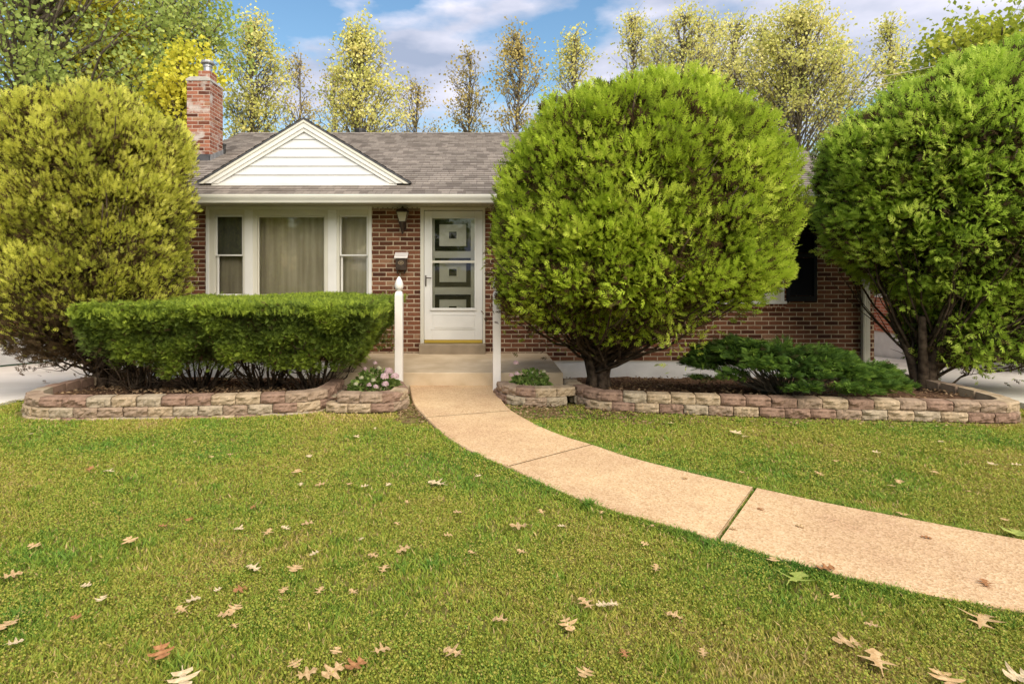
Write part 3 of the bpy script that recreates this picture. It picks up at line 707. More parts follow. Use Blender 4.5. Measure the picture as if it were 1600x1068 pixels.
# triple window -----------------------------------------------------
def window(ops, name='window'):
    w = MB(); x0, x1, z0, z1 = ops['outer']; yf = WY-.012; yb = WY+.10
    xs = [x0] + [v for g in ops['panes'] for v in (g[0], g[1])] + [x1]
    for a, b in zip(xs[::2], xs[1::2]): w.box(a, b, yf, yb, z0, z1)
    for g in ops['panes']: w.box(g[0], g[1], yf, yb, g[3], z1); w.box(g[0], g[1], yf, yb, z0, g[2])
    o = w.build(name, M_CREAM, house, bevel=0.003)
    # raised casing strips
    c = MB(); c.box(x0-.002, x0+.045, yf-.016, yf-.002, z0, z1); c.box(x1-.045, x1+.002, yf-.016, yf-.002, z0, z1); c.box(x0+.047, x1-.047, yf-.016, yf-.002, z1-.05, z1)
    for m0, m1 in ops.get('mull', []): c.box(m0, m1, yf-.016, yf-.002, z0, z1-.052)
    c.build('casing', M_WHITE, o, bevel=0.003)
    s = MB(); s.box(x0-.03, x1+.03, WY-.05, WY+.1, z0-.045, z0-.002); s.build('sill', M_WHITE, o, bevel=0.004)
    for g in ops['panes']:
        a, b, c0, c1, hung = g; e = .028
        f = MB(); y0 = WY+.012; y1 = WY+.045
        def fr(f, a, b, c0, c1, y0, y1, e):
            f.box(a, a+e, y0, y1, c0, c1); f.box(b-e, b, y0, y1, c0, c1); f.box(a+e, b-e, y0, y1, c1-e, c1); f.box(a+e, b-e, y0, y1, c0, c0+e)
        if hung:
            zm = ZW(398.5)
            fr(f, a+.002, b-.002, zm-.012, c1-.002, y0, y1, .022); f.build('sash', M_WHITE, o, bevel=.002)
            f2 = MB(); fr(f2, a+.012, b-.004, c0+.002, zm+.012, y0+.034, y1+.03, .026); f2.build('sash', M_WHITE, o, bevel=.002)
            gm = MB(); gm.box(a+.01, b-.01, y0+.02, y0+.024, zm, c1-.01); gm.box(a+.02, b-.01, y0+.05, y0+.054, c0+.01, zm); gm.build('pane', M_GLASS, o)
            if hung == 2:
                sc = MB(); sc.box(a+.01, b-.01, y0+.058, y0+.06, zm, c1-.01); sc.build('screen', M_SCREEN, o)
        else:
            fr(f, a+.002, b-.002, c0+.002, c1-.002, y0, y1, .02); f.build('sash', M_CREAM, o, bevel=.002)
            gm = MB(); gm.box(a+.01, b-.01, y0+.02, y0+.024, c0+.01, c1-.01); gm.build('pane', M_GLASS, o)
    cu = MB(); xx = np.arange(x0+.02, x1-.02, 0.012); ph = 0
    pts = []
    for x in xx:
        ph += random.uniform(0.25, 0.62); pts.append((x, WY+.19+.014*math.sin(ph)+.006*math.sin(x*5)))
    for (xa, ya), (xb, yb2) in zip(pts[:-1], pts[1:]): cu.quad((xa, ya, z0+.01), (xb, yb2, z0+.01), (xb, yb2, z1-.02), (xa, ya, z1-.02))
    cu.build('curtain', M_CURT, o, smooth=True)
    return o
zt = ZW(336); zb = ZW(462)
window({'outer': WIN, 'panes': [(XW(336), XW(380), zb, zt, 2), (XW(402), XW(508), zb, ZW(337), 0), (XW(530.5), XW(575), zb, zt, 1)],
        'mull': [(XW(383), XW(396)), (XW(513), XW(526.5))]})
mid = (WIN2[0]+WIN2[1])/2
window({'outer': WIN2, 'panes': [(WIN2[0]+.1, mid-.05, WIN2[2]+.09, WIN2[3]-.12, 1), (mid+.05, WIN2[1]-.1, WIN2[2]+.09, WIN2[3]-.12, 1)], 'mull': [(mid-.04, mid+.04)]})
for xa, xb in ((XW(1228), XW(1275)), (XW(958), XW(1005))):
    s = MB(); z0, z1 = ZW(470.5), ZW(328); y0, y1 = WY-.035, WY-.003
    s.box(xa, xa+.05, y0, y1, z0, z1); s.box(xb-.05, xb, y0, y1, z0, z1)
    for za, zb_ in ((z0, z0+.08), (z1-.06, z1), ((z0+z1)/2-.03, (z0+z1)/2+.03)): s.box(xa+.05, xb-.05, y0, y1, za, zb_)
    zz = z0+.09
    while zz < z1-.08:
        if abs(zz-(z0+z1)/2) > .05: s.prism([(y0+.004, zz), (y0+.007, zz), (y1, zz+.028), (y1-.004, zz+.03)], xa+.051, xb-.051)
        zz += .03
    s.build('shutter', M_SHUT, house)

# door --------------------------------------------------------------
d = MB(); x0, x1, z0, z1 = DOR
d.box(x0, XW(663)-.003, WY-.03, WY+.12, z0, z1); d.box(XW(754)+.003, x1, WY-.03, WY+.12, z0, z1); d.box(XW(663)-.003, XW(754)+.003, WY-.03, WY+.12, ZW(328.5), z1)
door = d.build('door_frame', M_CREAM, house, bevel=.004)
a, b = XW(663), XW(754); top = ZW(329.5); bot = ZW(530.5); gx0, gx1, gzt, gzb = XW(675.5), XW(741.5), ZW(341), ZW(481)
s = MB(); y0, y1 = WY-.012, WY+.03
s.box(a, gx0, y0, y1, bot, top); s.box(gx1, b, y0, y1, bot, top); s.box(gx0, gx1, y0, y1, gzt, top); s.box(gx0, gx1, y0, y1, bot, gzb)
sdo = s.build('storm_door', M_WHITE, house, bevel=.004)
t = MB()
for q in ((gx0-.03, gx0, gzb-.02, gzt+.02), (gx1, gx1+.03, gzb-.02, gzt+.02)): t.box(q[0], q[1], y0-.014, y0-.001, q[2], q[3])
t.box(gx0, gx1, y0-.014, y0-.001, gzt, gzt+.02); t.box(gx0-.035, gx1+.035, y0-.02, y0-.001, gzb-.035, gzb-.021); t.box(gx0, gx1, y0-.014, y0-.001, gzb-.02, gzb)
t.build('glass_trim', M_WHITE, sdo, bevel=.003)
t = MB(); pz0, pz1 = ZW(514), ZW(492)
for q in ((gx0-.02, gx1+.02, pz1, pz1+.012), (gx0-.02, gx1+.02, pz0, pz0+.012)): t.box(q[0], q[1], y0-.008, y0-.001, q[2], q[3])
t.box(gx0+.02, gx1-.02, y0-.006, y0-.001, pz0+.025, pz1-.012); t.build('panel', M_WHITE, sdo, bevel=.004)
g = MB(); g.box(gx0, gx1, y0+.018, y0+.022, gzb, gzt); g.build('glass', M_GLASS, sdo)
g = MB(); zr_ = ZW(409); g.box(gx0, gx1, y0+.004, y0+.017, zr_-.016, zr_+.02); g.build('glass_rail', M_CREAM, sdo)
sw = MB(); sw.box(a+.003, b-.003, y0-.008, y1, ZW(535.3), bot-.001); sw.build('door_sweep', M_BRASS, sdo)
h = MB(); hx = XW(665.5); hz0, hz1 = ZW(447), ZW(430); h.box(hx-.009, hx+.009, y0-.012, y0-.001, hz0, hz1)
h.tube([(hx, y0-.01, hz1-.04), (hx, y0-.05, hz1-.04), (hx+.09, y0-.055, hz1-.04)], .008, 8); h.build('handle', M_BRONZE, sdo)
# inner door with its stacked square mouldings
iy = WY+.085; sc_i = 8.82/(iy)
inn = MB(); inn.box(a+.01, b-.01, iy, iy+.04, bot, top-.01); M_INNER = paint('inner_door', (0.60, 0.57, 0.50)); M_INFR = mat('moulding_dark', (0.010, 0.008, 0.006), 0.7, .1)
idoor = inn.build('door', M_INNER, house)
def XI(px): return (px-CX)/FPX*iy
def ZI(py): return EYE-(py-CY)/FPX*iy
for r_ in ((343, 392), (403, 448), (460, 507)):
    fr = MB(); zt_, zb_ = ZI(r_[0]), ZI(r_[1]); xa, xb = XI(679.5), XI(735.5); wv = XI(686.5)-xa; wz = ZI(343)-ZI(350.5)
    ya, yb = iy-.012, iy-.001
    fr.box(xa, xa+wv, ya, yb, zb_, zt_); fr.box(xb-wv, xb, ya, yb, zb_, zt_); fr.box(xa+wv, xb-wv, ya, yb, zt_-wz, zt_); fr.box(xa+wv, xb-wv, ya, yb, zb_, zb_+wz)
    cz = (zt_+zb_)/2; cxm = (xa+xb)/2; fr.box(cxm-.06, cxm+.06, ya, yb, cz-.055, cz+.055); fr.build('moulding', M_INFR, idoor)
    lt = MB(); e = .012
    for q in ((cxm-.06-e, cxm-.06, cz-.055-e, cz+.055+e), (cxm+.06, cxm+.06+e, cz-.055-e, cz+.055+e)): lt.box(q[0], q[1], ya-.002, yb, q[2], q[3])
    lt.box(cxm-.06, cxm+.06, ya-.002, yb, cz+.055, cz+.055+e); lt.box(cxm-.06, cxm+.06, ya-.002, yb, cz-.055-e, cz-.055); lt.build('moulding_rim', M_CREAM, idoor)
st = MB(); st.box(XW(656), XW(758.5), WY-.14, WY+.15, ZW(551)-.02, ZW(536.2)); st.build('threshold', M_STEPC, house, bevel=.008)

# porch slab
PY = 7.134; pz = 0.186
pm = MB(); pm.box(-1.85, 1.07, PY, WY-.001, -0.5, pz); 
porch = pm.build('porch', M_CONC, None, bevel=.012, at=(-0.39, 8.0, 0)); tag(porch, 'low tan concrete porch slab in front of the white door', 'porch')

# wall lamp
def lamp():
    t = thing('wall_lantern', 'dark bronze wall lantern with frosted glass beside the front door', 'lantern', (XW(631), WY, ZW(350)))
    x, y = XW(630.5), WY-.115; zt, zg, zb = ZW(330), ZW(331), ZW(347)
    M_LG = mat('frosted_glass', (0.42, 0.38, 0.28), 0.35, 0.5)
    m = MB(); m.lathe([(.068, zb), (.118, zg-.02), (.118, zg-.018)], x, y, square=True); m.build('lamp_glass', M_LG, t)
    m = MB(); m.lathe([(.13, zg-.02), (.13, zg-.005), (.085, zg+.03), (.03, zg+.045), (.012, zg+.075)], x, y, square=True)
    for sx in (-1, 1):
        for sy in (-1, 1): m.tube([(x+sx*.048, y+sy*.048, zb), (x+sx*.084, y+sy*.084, zg-.015)], .006, 5)
    m.build('lamp_cage', M_BRONZE, t)
    m = MB(); m.lathe([(.008, zb-.19), (.02, zb-.15), (.012, zb-.13), (.035, zb-.08), (.06, zb-.02), (.068, zb)], x, y, 10); m.build('finial', M_BRONZE, t)
    m = MB(); m.box(x-.045, x+.045, WY-.02, WY-.001, zb-.12, zb+.06); m.tube([(x, WY-.01, zb-.05), (x, WY-.06, zb-.1), (x, y, zb-.07)], .011, 6); m.build('bracket', M_BRONZE, t)
lamp()
def mailbox():
    x0, x1 = XW(619), XW(637); z0, z1 = ZW(422), ZW(394); t = thing('mailbox', 'small dark wall mailbox with white lid and oval emblem', 'mailbox', ((x0+x1)/2, WY, z0))
    yf = WY-.12
    m = MB(); m.box(x0+.008, x1-.008, yf, WY-.002, z0, z1-.06); m.build('box', M_BRONZE, t, bevel=.006)
    m = MB(); m.prism([(WY-.002, z1), (WY-.002, z1-.02), (yf-.012, z1-.098), (yf-.02, z1-.088), (yf-.012, z1-.07)], x0-.012, x1+.012); m.build('lid', M_POST, t, bevel=.003)
    m = MB(); cx_, cz_ = (x0+x1)/2, (z0+z1)/2-.025; seg = 20
    for k in range(seg):
        a0, a1 = 2*math.pi*k/seg, 2*math.pi*(k+1)/seg
        for r0, r1, yy in ((.7, 1.0, yf-.006), (0, .45, yf-.004)):
            A = (cx_+.043*r0*math.cos(a0), yy, cz_+.03*r0*math.sin(a0)); B = (cx_+.043*r1*math.cos(a0), yy, cz_+.03*r1*math.sin(a0))
            C = (cx_+.043*r1*math.cos(a1), yy, cz_+.03*r1*math.sin(a1)); D = (cx_+.043*r0*math.cos(a1), yy, cz_+.03*r0*math.sin(a1))
            m.quad(A, B, C, D) if r0 > 0 else m.tri(A, B, C)
            if r0 > 0: m.quad(B, (B[0], yf-.001, B[2]), (C[0], yf-.001, C[2]), C)
    m.build('emblem', mat('emblem', (0.30, 0.22, 0.14), 0.4, 0.5, 0.5), t)
    for xx in (x0+.035, x1-.035): m = MB(); m.tube([(xx, yf+.03, z0+.01), (xx, yf-.0, z0-.045), (xx, yf-.035, z0-.05), (xx, yf-.045, z0-.02)], .005, 6); m.build('newspaper_hook', M_BLACK, t)
mailbox()
def post(px, label):
    Y = 6.89; x = (px-CX)/FPX*Y; t = thing('porch_post', label, 'post', (x, Y, 0))
    hw = .047; zt = 1.475 - (457-420)/FPX*Y
    m = MB(); zt = ZW(456, Y)
    m.lathe([(hw*1.414, -.05), (hw*1.414, zt-.05), (hw*1.38, zt-.03), (hw*.95*1.2, zt), (hw*.62*1.3, zt+.012)], x, Y, square=True); m.build('shaft', M_POST, t, bevel=.005)
    m = MB(); m.lathe([(.028, zt+.010), (.026, zt+.022), (.044, zt+.034), (.054, zt+.062), (.050, zt+.10), (.036, zt+.14), (.018, zt+.172), (.004, zt+.186)], x, Y, 16); m.build('finial', M_POST, t, smooth=True)
post(623.5, 'white square post with turned finial left of the path')
post(776.2, 'white square post right of the path, its top hidden in topiary')

# ------------------------------------------------------------------ neighbours
def neighbour(name, label, xw, side, y0, y1, zb, zf, win=None):
    """a house whose side wall stands at x = xw; side = +1 when the house extends to +x"""
    xo = xw + side*8; t = thing(name, label, 'house', ((xw+xo)/2, (y0+y1)/2, zf))
    xa, xb = min(xw, xo), max(xw, xo)
    m = MB()
    ops = [win] if win else []
    wall_cells(m, y0, y1, zb, zb+2.35, ops, xw, 0.15*side, axis='y')
    m.quad((xa, y0, zb), (xb, y0, zb), (xb, y0, zb+2.35), (xa, y0, zb+2.35)); m.quad((xa, y1, zb), (xb, y1, zb), (xb, y1, zb+2.35), (xa, y1, zb+2.35))
    m.quad((xo, y0, zb), (xo, y1, zb), (xo, y1, zb+2.35), (xo, y0, zb+2.35)); m.build('wall', M_NBRICK, t)
    m = MB(); m.box(xa+.01, xb-.01, y0+.01, y1-.01, zf-.3, zb); m.build('foundation', M_FOUND, t)
    m = MB(); uv = []; ez = zb+2.4; ym = (y0+y1)/2
    roof_slope(m, uv, xa-.35, xb+.35, y0-.4, ez, ym, ez+2.0, expo=.3); roof_slope(m, uv, xa-.35, xb+.35, y1+.4, ez, ym, ez+2.0, expo=.3); m.uv = uv
    m.build('roof', M_SHING, t)
    m = MB()
    for x in (xa, xb): m.tri((x, y0, zb+2.35), (x, y1, zb+2.35), (x, ym, ez+1.85))
    m.box(xa-.33, xb+.33, y0-.4, y0-.36, ez-.15, ez-.01); m.build('gable_wall', M_SIDING, t)
    if win:
        a, b, c, d_ = win; f = MB(); xs_ = sorted((xw-side*.02, xw+side*.06))
        f.box(*xs_, a, a+.07, c, d_); f.box(*xs_, b-.07, b, c, d_); f.box(*xs_, a+.07, b-.07, d_-.07, d_); f.box(*xs_, a+.07, b-.07, c, c+.07)
        o = f.build('window', M_WHITE, t); g = MB(); g.box(*sorted((xw+side*.03, xw+side*.034)), a+.07, b-.07, c+.07, d_-.07); g.build('pane', M_GLASS, o)
        k = MB(); k.box(*sorted((xw+side*.1, xw+side*.12)), a-.2, b+.2, c-.2, d_+.2); k.build('blind', M_CURT, o)
neighbour('brick_house', 'orange brick neighbour house with white foundation beyond the left driveway', -8.7, -1, 8.4, 17.5, 0.186, -0.6)
neighbour('brick_house', 'neighbour house seen between the right topiary and the downspout', 8.65, 1, 8.4, 17.5, 0.12, -0.7, win=(11.75, 12.9, 0.86, 1.75))
# garden hose along the neighbour's wall
m = MB(); pts = []
for k in range(40):
    y = 9.0 + k*0.18; pts.append((-8.45 + .05*math.sin(y*1.7) + .03*math.sin(y*4.1), y, gz(0, y)+.045))
m.tube(pts, .014, 6); tag(m.build('garden_hose', mat('hose_green', (0.03, 0.07, 0.035), 0.4), at=(-8.45, 12, gz(0, 12))), 'thin green garden hose lying along the left driveway', 'hose')


# ------------------------------------------------------------------ clipped arborvitaes
def profile_sample(prof, n, cy, ky):
    P = np.array(prof, float); z, r, cx = P[:, 0], P[:, 1], P[:, 2]
    ds = np.hypot(np.diff(z), np.diff(r)); area = ds*(r[1:]+r[:-1])/2 + 1e-4
    s = RNG.choice(len(ds), n, p=area/area.sum()); t = RNG.random(n)
    # radius-weighted position inside a segment
    rr0, rr1 = r[s], r[s+1]; t = np.where(RNG.random(n) < np.maximum(rr0, rr1)/(rr0+rr1+1e-6), np.where(rr1 > rr0, np.sqrt(t), 1-np.sqrt(1-t)), t)
    zz = z[s]+(z[s+1]-z[s])*t; rr = rr0+(rr1-rr0)*t; cc = cx[s]+(cx[s+1]-cx[s])*t; th = RNG.random(n)*2*math.pi
    nz = -(rr1-rr0)/ds[s]; nh = (z[s+1]-z[s])/ds[s]
    sg = np.where(z[s+1] >= z[s], 1, -1)
    pos = np.stack([cc+rr*np.cos(th), cy+rr*ky*np.sin(th), zz], 1)
    nor = norm(np.stack([np.cos(th)*nh, np.sin(th)*nh/ky, nz*np.ones(n)], 1)*sg[:, None])
    return pos, nor
def branch_pts(a, b, n=6, sag=0.1, jit=0.05):
    a, b = Vector(a), Vector(b); out = []
    for k in range(n+1):
        t = k/n; p = a.lerp(b, t); p.z -= sag*math.sin(math.pi*t)
        if 0 < k < n: p += Vector((random.uniform(-jit, jit), random.uniform(-jit, jit), random.uniform(-jit, jit)))
        out.append(p)
    return out
def topiary(name, label, base, prof, cy, ky, m_leaf, nclump, per, size, zlow, seed, up=0.5, stems=26, spread=0.13, brown=0.10, depth=0.12, ntr=5, extra=()):
    global RNG; RNG = np.random.default_rng(seed); random.seed(seed)
    t = thing(name, label, 'bush', base)
    pos, nor = profile_sample(prof, nclump, cy, ky)
    hi = pos[:, 2]; keep = (hi > zlow) | (RNG.random(nclump) < 0.62); pos, nor = pos[keep], nor[keep]; n = len(pos)
    for (x0, x1, y0, y1, z0, z1, cnt, nv) in extra:      # drooping boughs outside the clipped shape
        q = np.stack([RNG.uniform(x0, x1, cnt), RNG.uniform(y0, y1, cnt), RNG.uniform(z0, z1, cnt)], 1); pos = np.concatenate([pos, q]); nor = np.concatenate([nor, np.tile(norm(np.array(nv, float)), (cnt, 1))]); n = len(pos)
    # large soft bumps of a hand-clipped surface
    bump = np.array([mnoise.noise(Vector(p)*1.2 + Vector((seed, 0, 0)))*0.11 + mnoise.noise(Vector(p)*3.0)*0.13 for p in pos])
    dead = np.clip(np.array([mnoise.noise(Vector(p)*2.1 + Vector((0, seed*3, 0))) for p in pos])-.33, 0, 1)*1.5
    base_p = pos + nor*(bump + RNG.uniform(-.16, .06, n))[:, None]
    cd = norm(nor + np.array([0, 0, up]) + RNG.normal(0, .22, (n, 3)))
    k = per; off = RNG.normal(0, 1, (n, k, 3)); off -= (off*cd[:, None, :]).sum(-1, keepdims=True)*cd[:, None, :]
    off *= spread*0.62; rad = np.linalg.norm(off, axis=-1)
    P = base_p[:, None, :] + off - cd[:, None, :]*(size*0.75 + RNG.uniform(-.02, depth, (n, k))*1.1 + rad*rad*8.0)[..., None]
    D = cd[:, None, :] + off/(spread)*0.8 + RNG.normal(0, .2, (n, k, 3)) + np.array([0, 0, up*.8])
    S = size*RNG.uniform(.7, 1.25, (n, k)); rc = RNG.normal(.64, .21, (n, 1)) + RNG.normal(0, .09, (n, k)) - np.clip(rad/spread-.6, 0, 1)*.25
    low = np.clip((zlow+.45-pos[:, 2])/.9, 0, 1)
    br = RNG.random((n, k)) < (brown*.35 + dead[:, None] + low[:, None]*brown*3.0)
    rc = np.where(br, RNG.uniform(-.6, -.25, (n, k)), rc)
    P, D, S, rc = P.reshape(-1, 3), D.reshape(-1, 3), S.ravel(), rc.ravel()
    A = stamp(FROND[0], FROND[1], P, D, S, rc, width=.9)
    # older brown growth inside the crown
    pi, ni = profile_sample(prof, int(nclump*10), cy, ky); f = RNG.uniform(.05, .42, len(pi))[:, None]
    kp = (pi[:, 2] > zlow-.25) | (RNG.random(len(pi)) < .35); pi, ni, f = pi[kp], ni[kp], f[kp]
    pi = pi - ni*(f*.9 + .16); B = stamp(FROND[0], FROND[1], pi, norm(ni + RNG.normal(0, .8, ni.shape)), RNG.uniform(.8, 1.5, len(pi))*size*1.5, RNG.uniform(-.45, .45, len(pi)))
    V, F, r = merge([A, B]); npmesh('foliage', V, F, m_leaf, t, r)
    # trunks and limbs
    bx, by, bz = base; mbk = MB(); mbt = MB()
    lim = []
    for i in range(ntr):
        a = 2*math.pi*i/ntr + random.uniform(-.4, .4); rr = .075*ntr/5
        mbk.tube([(bx+math.cos(a)*rr*1.3, by+math.sin(a)*rr*1.3, bz-.08), (bx+math.cos(a)*rr, by+math.sin(a)*rr, bz+.18), (bx+math.cos(a)*rr*1.9, by+math.sin(a)*rr*1.6, bz+.45), (bx+math.cos(a)*rr*4.5, by+math.sin(a)*rr*4, bz+.95)], [.085, .062, .05, .035], 8)
        lim.append(Vector((bx+math.cos(a)*rr*1.6, by+math.sin(a)*rr*1.5, bz+.35)))
    mbk.build('trunk', M_BARK, t, smooth=True)
    ps, ns = profile_sample(prof, stems*3, cy, ky)
    order = np.argsort(ps[:, 2]); ps = ps[order]; ns = ns[order]
    sel = list(range(0, stems*2)) + list(range(stems*2, stems*3, 2))
    for i in sel:
        e = Vector(ps[i] - ns[i]*random.uniform(.02, .2)); st_ = random.choice(lim) + Vector((0, 0, random.uniform(-.15, .35)))
        pts = branch_pts(st_, e, 7, sag=random.uniform(.02, .22), jit=.03)
        mbt.tube(pts, [.017*(1-j/8.0)+.0035 for j in range(8)], 5)
        for q in range(5):
            j = random.randint(3, 6); e2 = pts[j] + (e-pts[j])*random.uniform(.4, .9) + Vector((random.uniform(-.22, .22), random.uniform(-.22, .22), random.uniform(-.12, .18)))
            mbt.tube(branch_pts(pts[j], e2, 3, .02, .02), [.006, .005, .004, .002], 4)
    mbt.build('branches', M_BARK, t, smooth=True)
    return t
GREEN = leafmat('arborvitae_bright', [(0.0, (0.10, 0.062, 0.03)), (0.18, (0.10, 0.105, 0.02)), (0.35, (0.27, 0.37, 0.035)), (0.65, (0.46, 0.60, 0.05)), (1.0, (0.66, 0.76, 0.11))], noise_scale=.9, noise_amt=.25)
OLIVE = leafmat('arborvitae_olive', [(0.0, (0.12, 0.08, 0.04)), (0.18, (0.13, 0.12, 0.025)), (0.38, (0.45, 0.48, 0.07)), (0.65, (0.70, 0.70, 0.11)), (1.0, (0.82, 0.80, 0.18))], noise_scale=.9, noise_amt=.3)
DEEP = leafmat('arborvitae_deep', [(0.0, (0.09, 0.06, 0.03)), (0.15, (0.06, 0.085, 0.018)), (0.35, (0.27, 0.40, 0.05)), (0.65, (0.46, 0.63, 0.075)), (1.0, (0.64, 0.76, 0.14))], noise_scale=.9, noise_amt=.3)
def PX(px, Y): return (px-CX)/FPX*Y
Ym = 6.5
mid_prof = [(.76, .26, PX(948, Ym)), (.84, .74, PX(948, Ym)), (1.0, 1.16, PX(958, Ym)), (1.20, 1.52, PX(983, Ym)), (1.45, 1.66, PX(997, Ym)), (2.1, 1.67, PX(1002, Ym)),
            (2.55, 1.62, PX(1004, Ym)), (2.95, 1.45, PX(1005, Ym)), (3.27, 1.17, PX(1005, Ym)), (3.5, .80, PX(1003, Ym)), (3.63, .45, PX(1002, Ym)), (3.67, .0, PX(1002, Ym))]
g = G(935, 607, 0.02)
topiary('arborvitae', 'big round bright green topiary hiding the far window', (g.x, g.y, .0), mid_prof, Ym, .84, GREEN, 2000, 52, .084, 1.15, 11, spread=.15, stems=46, extra=((.17, .62, 6.05, 6.45, 1.16, 1.46, 46, (-.5, -.7, .1)), (.55, 1.0, 6.0, 6.4, .98, 1.25, 26, (-.3, -.8, -.1))))
Yl = 7.15
lp = lambda px: PX(px, Yl)
left_prof = [(.30, .18, lp(165)), (.42, .55, lp(150)), (.62, .82, lp(148)), (.9, 1.02, lp(147)), (1.3, 1.10, lp(143)), (1.8, 1.14, lp(144)), (2.4, 1.17, lp(146)), (3.0, 1.15, lp(146)), (3.3, 1.02, lp(146)), (3.52, .80, lp(144)), (3.68, .48, lp(142)), (3.76, .0, lp(142))]
topiary('arborvitae', 'round yellow green topiary bare and brown towards its foot left of the hedge', (lp(175), 7.05, -.05), left_prof, Yl, 1.0, OLIVE, 1700, 50, .070, .95, 12, up=.75, brown=.36, spread=.12, stems=40)
Yr = 6.85
rp = lambda px: PX(px+9, Yr)
right_prof = [(.30, .35, rp(1520)), (.36, .95, rp(1545)), (.62, 1.12, rp(1560)), (1.0, 1.22, rp(1563)), (1.30, 1.48, rp(1556)), (1.6, 1.78, rp(1548)), (2.1, 1.94, rp(1545)), (2.6, 2.0, rp(1545)), (3.0, 1.98, rp(1545)), (3.28, 1.80, rp(1548)), (3.6, 1.45, rp(1562)), (3.88, 1.08, rp(1585)), (4.12, .65, rp(1605)), (4.24, 0, rp(1615))]
topiary('arborvitae', 'large deep green clipped arborvitae at the right edge over the driveway', (G(1440, 612).x, 6.85, -.02), right_prof, Yr, .74, DEEP, 2050, 50, .094, .75, 13, up=.25, brown=.06, spread=.16)

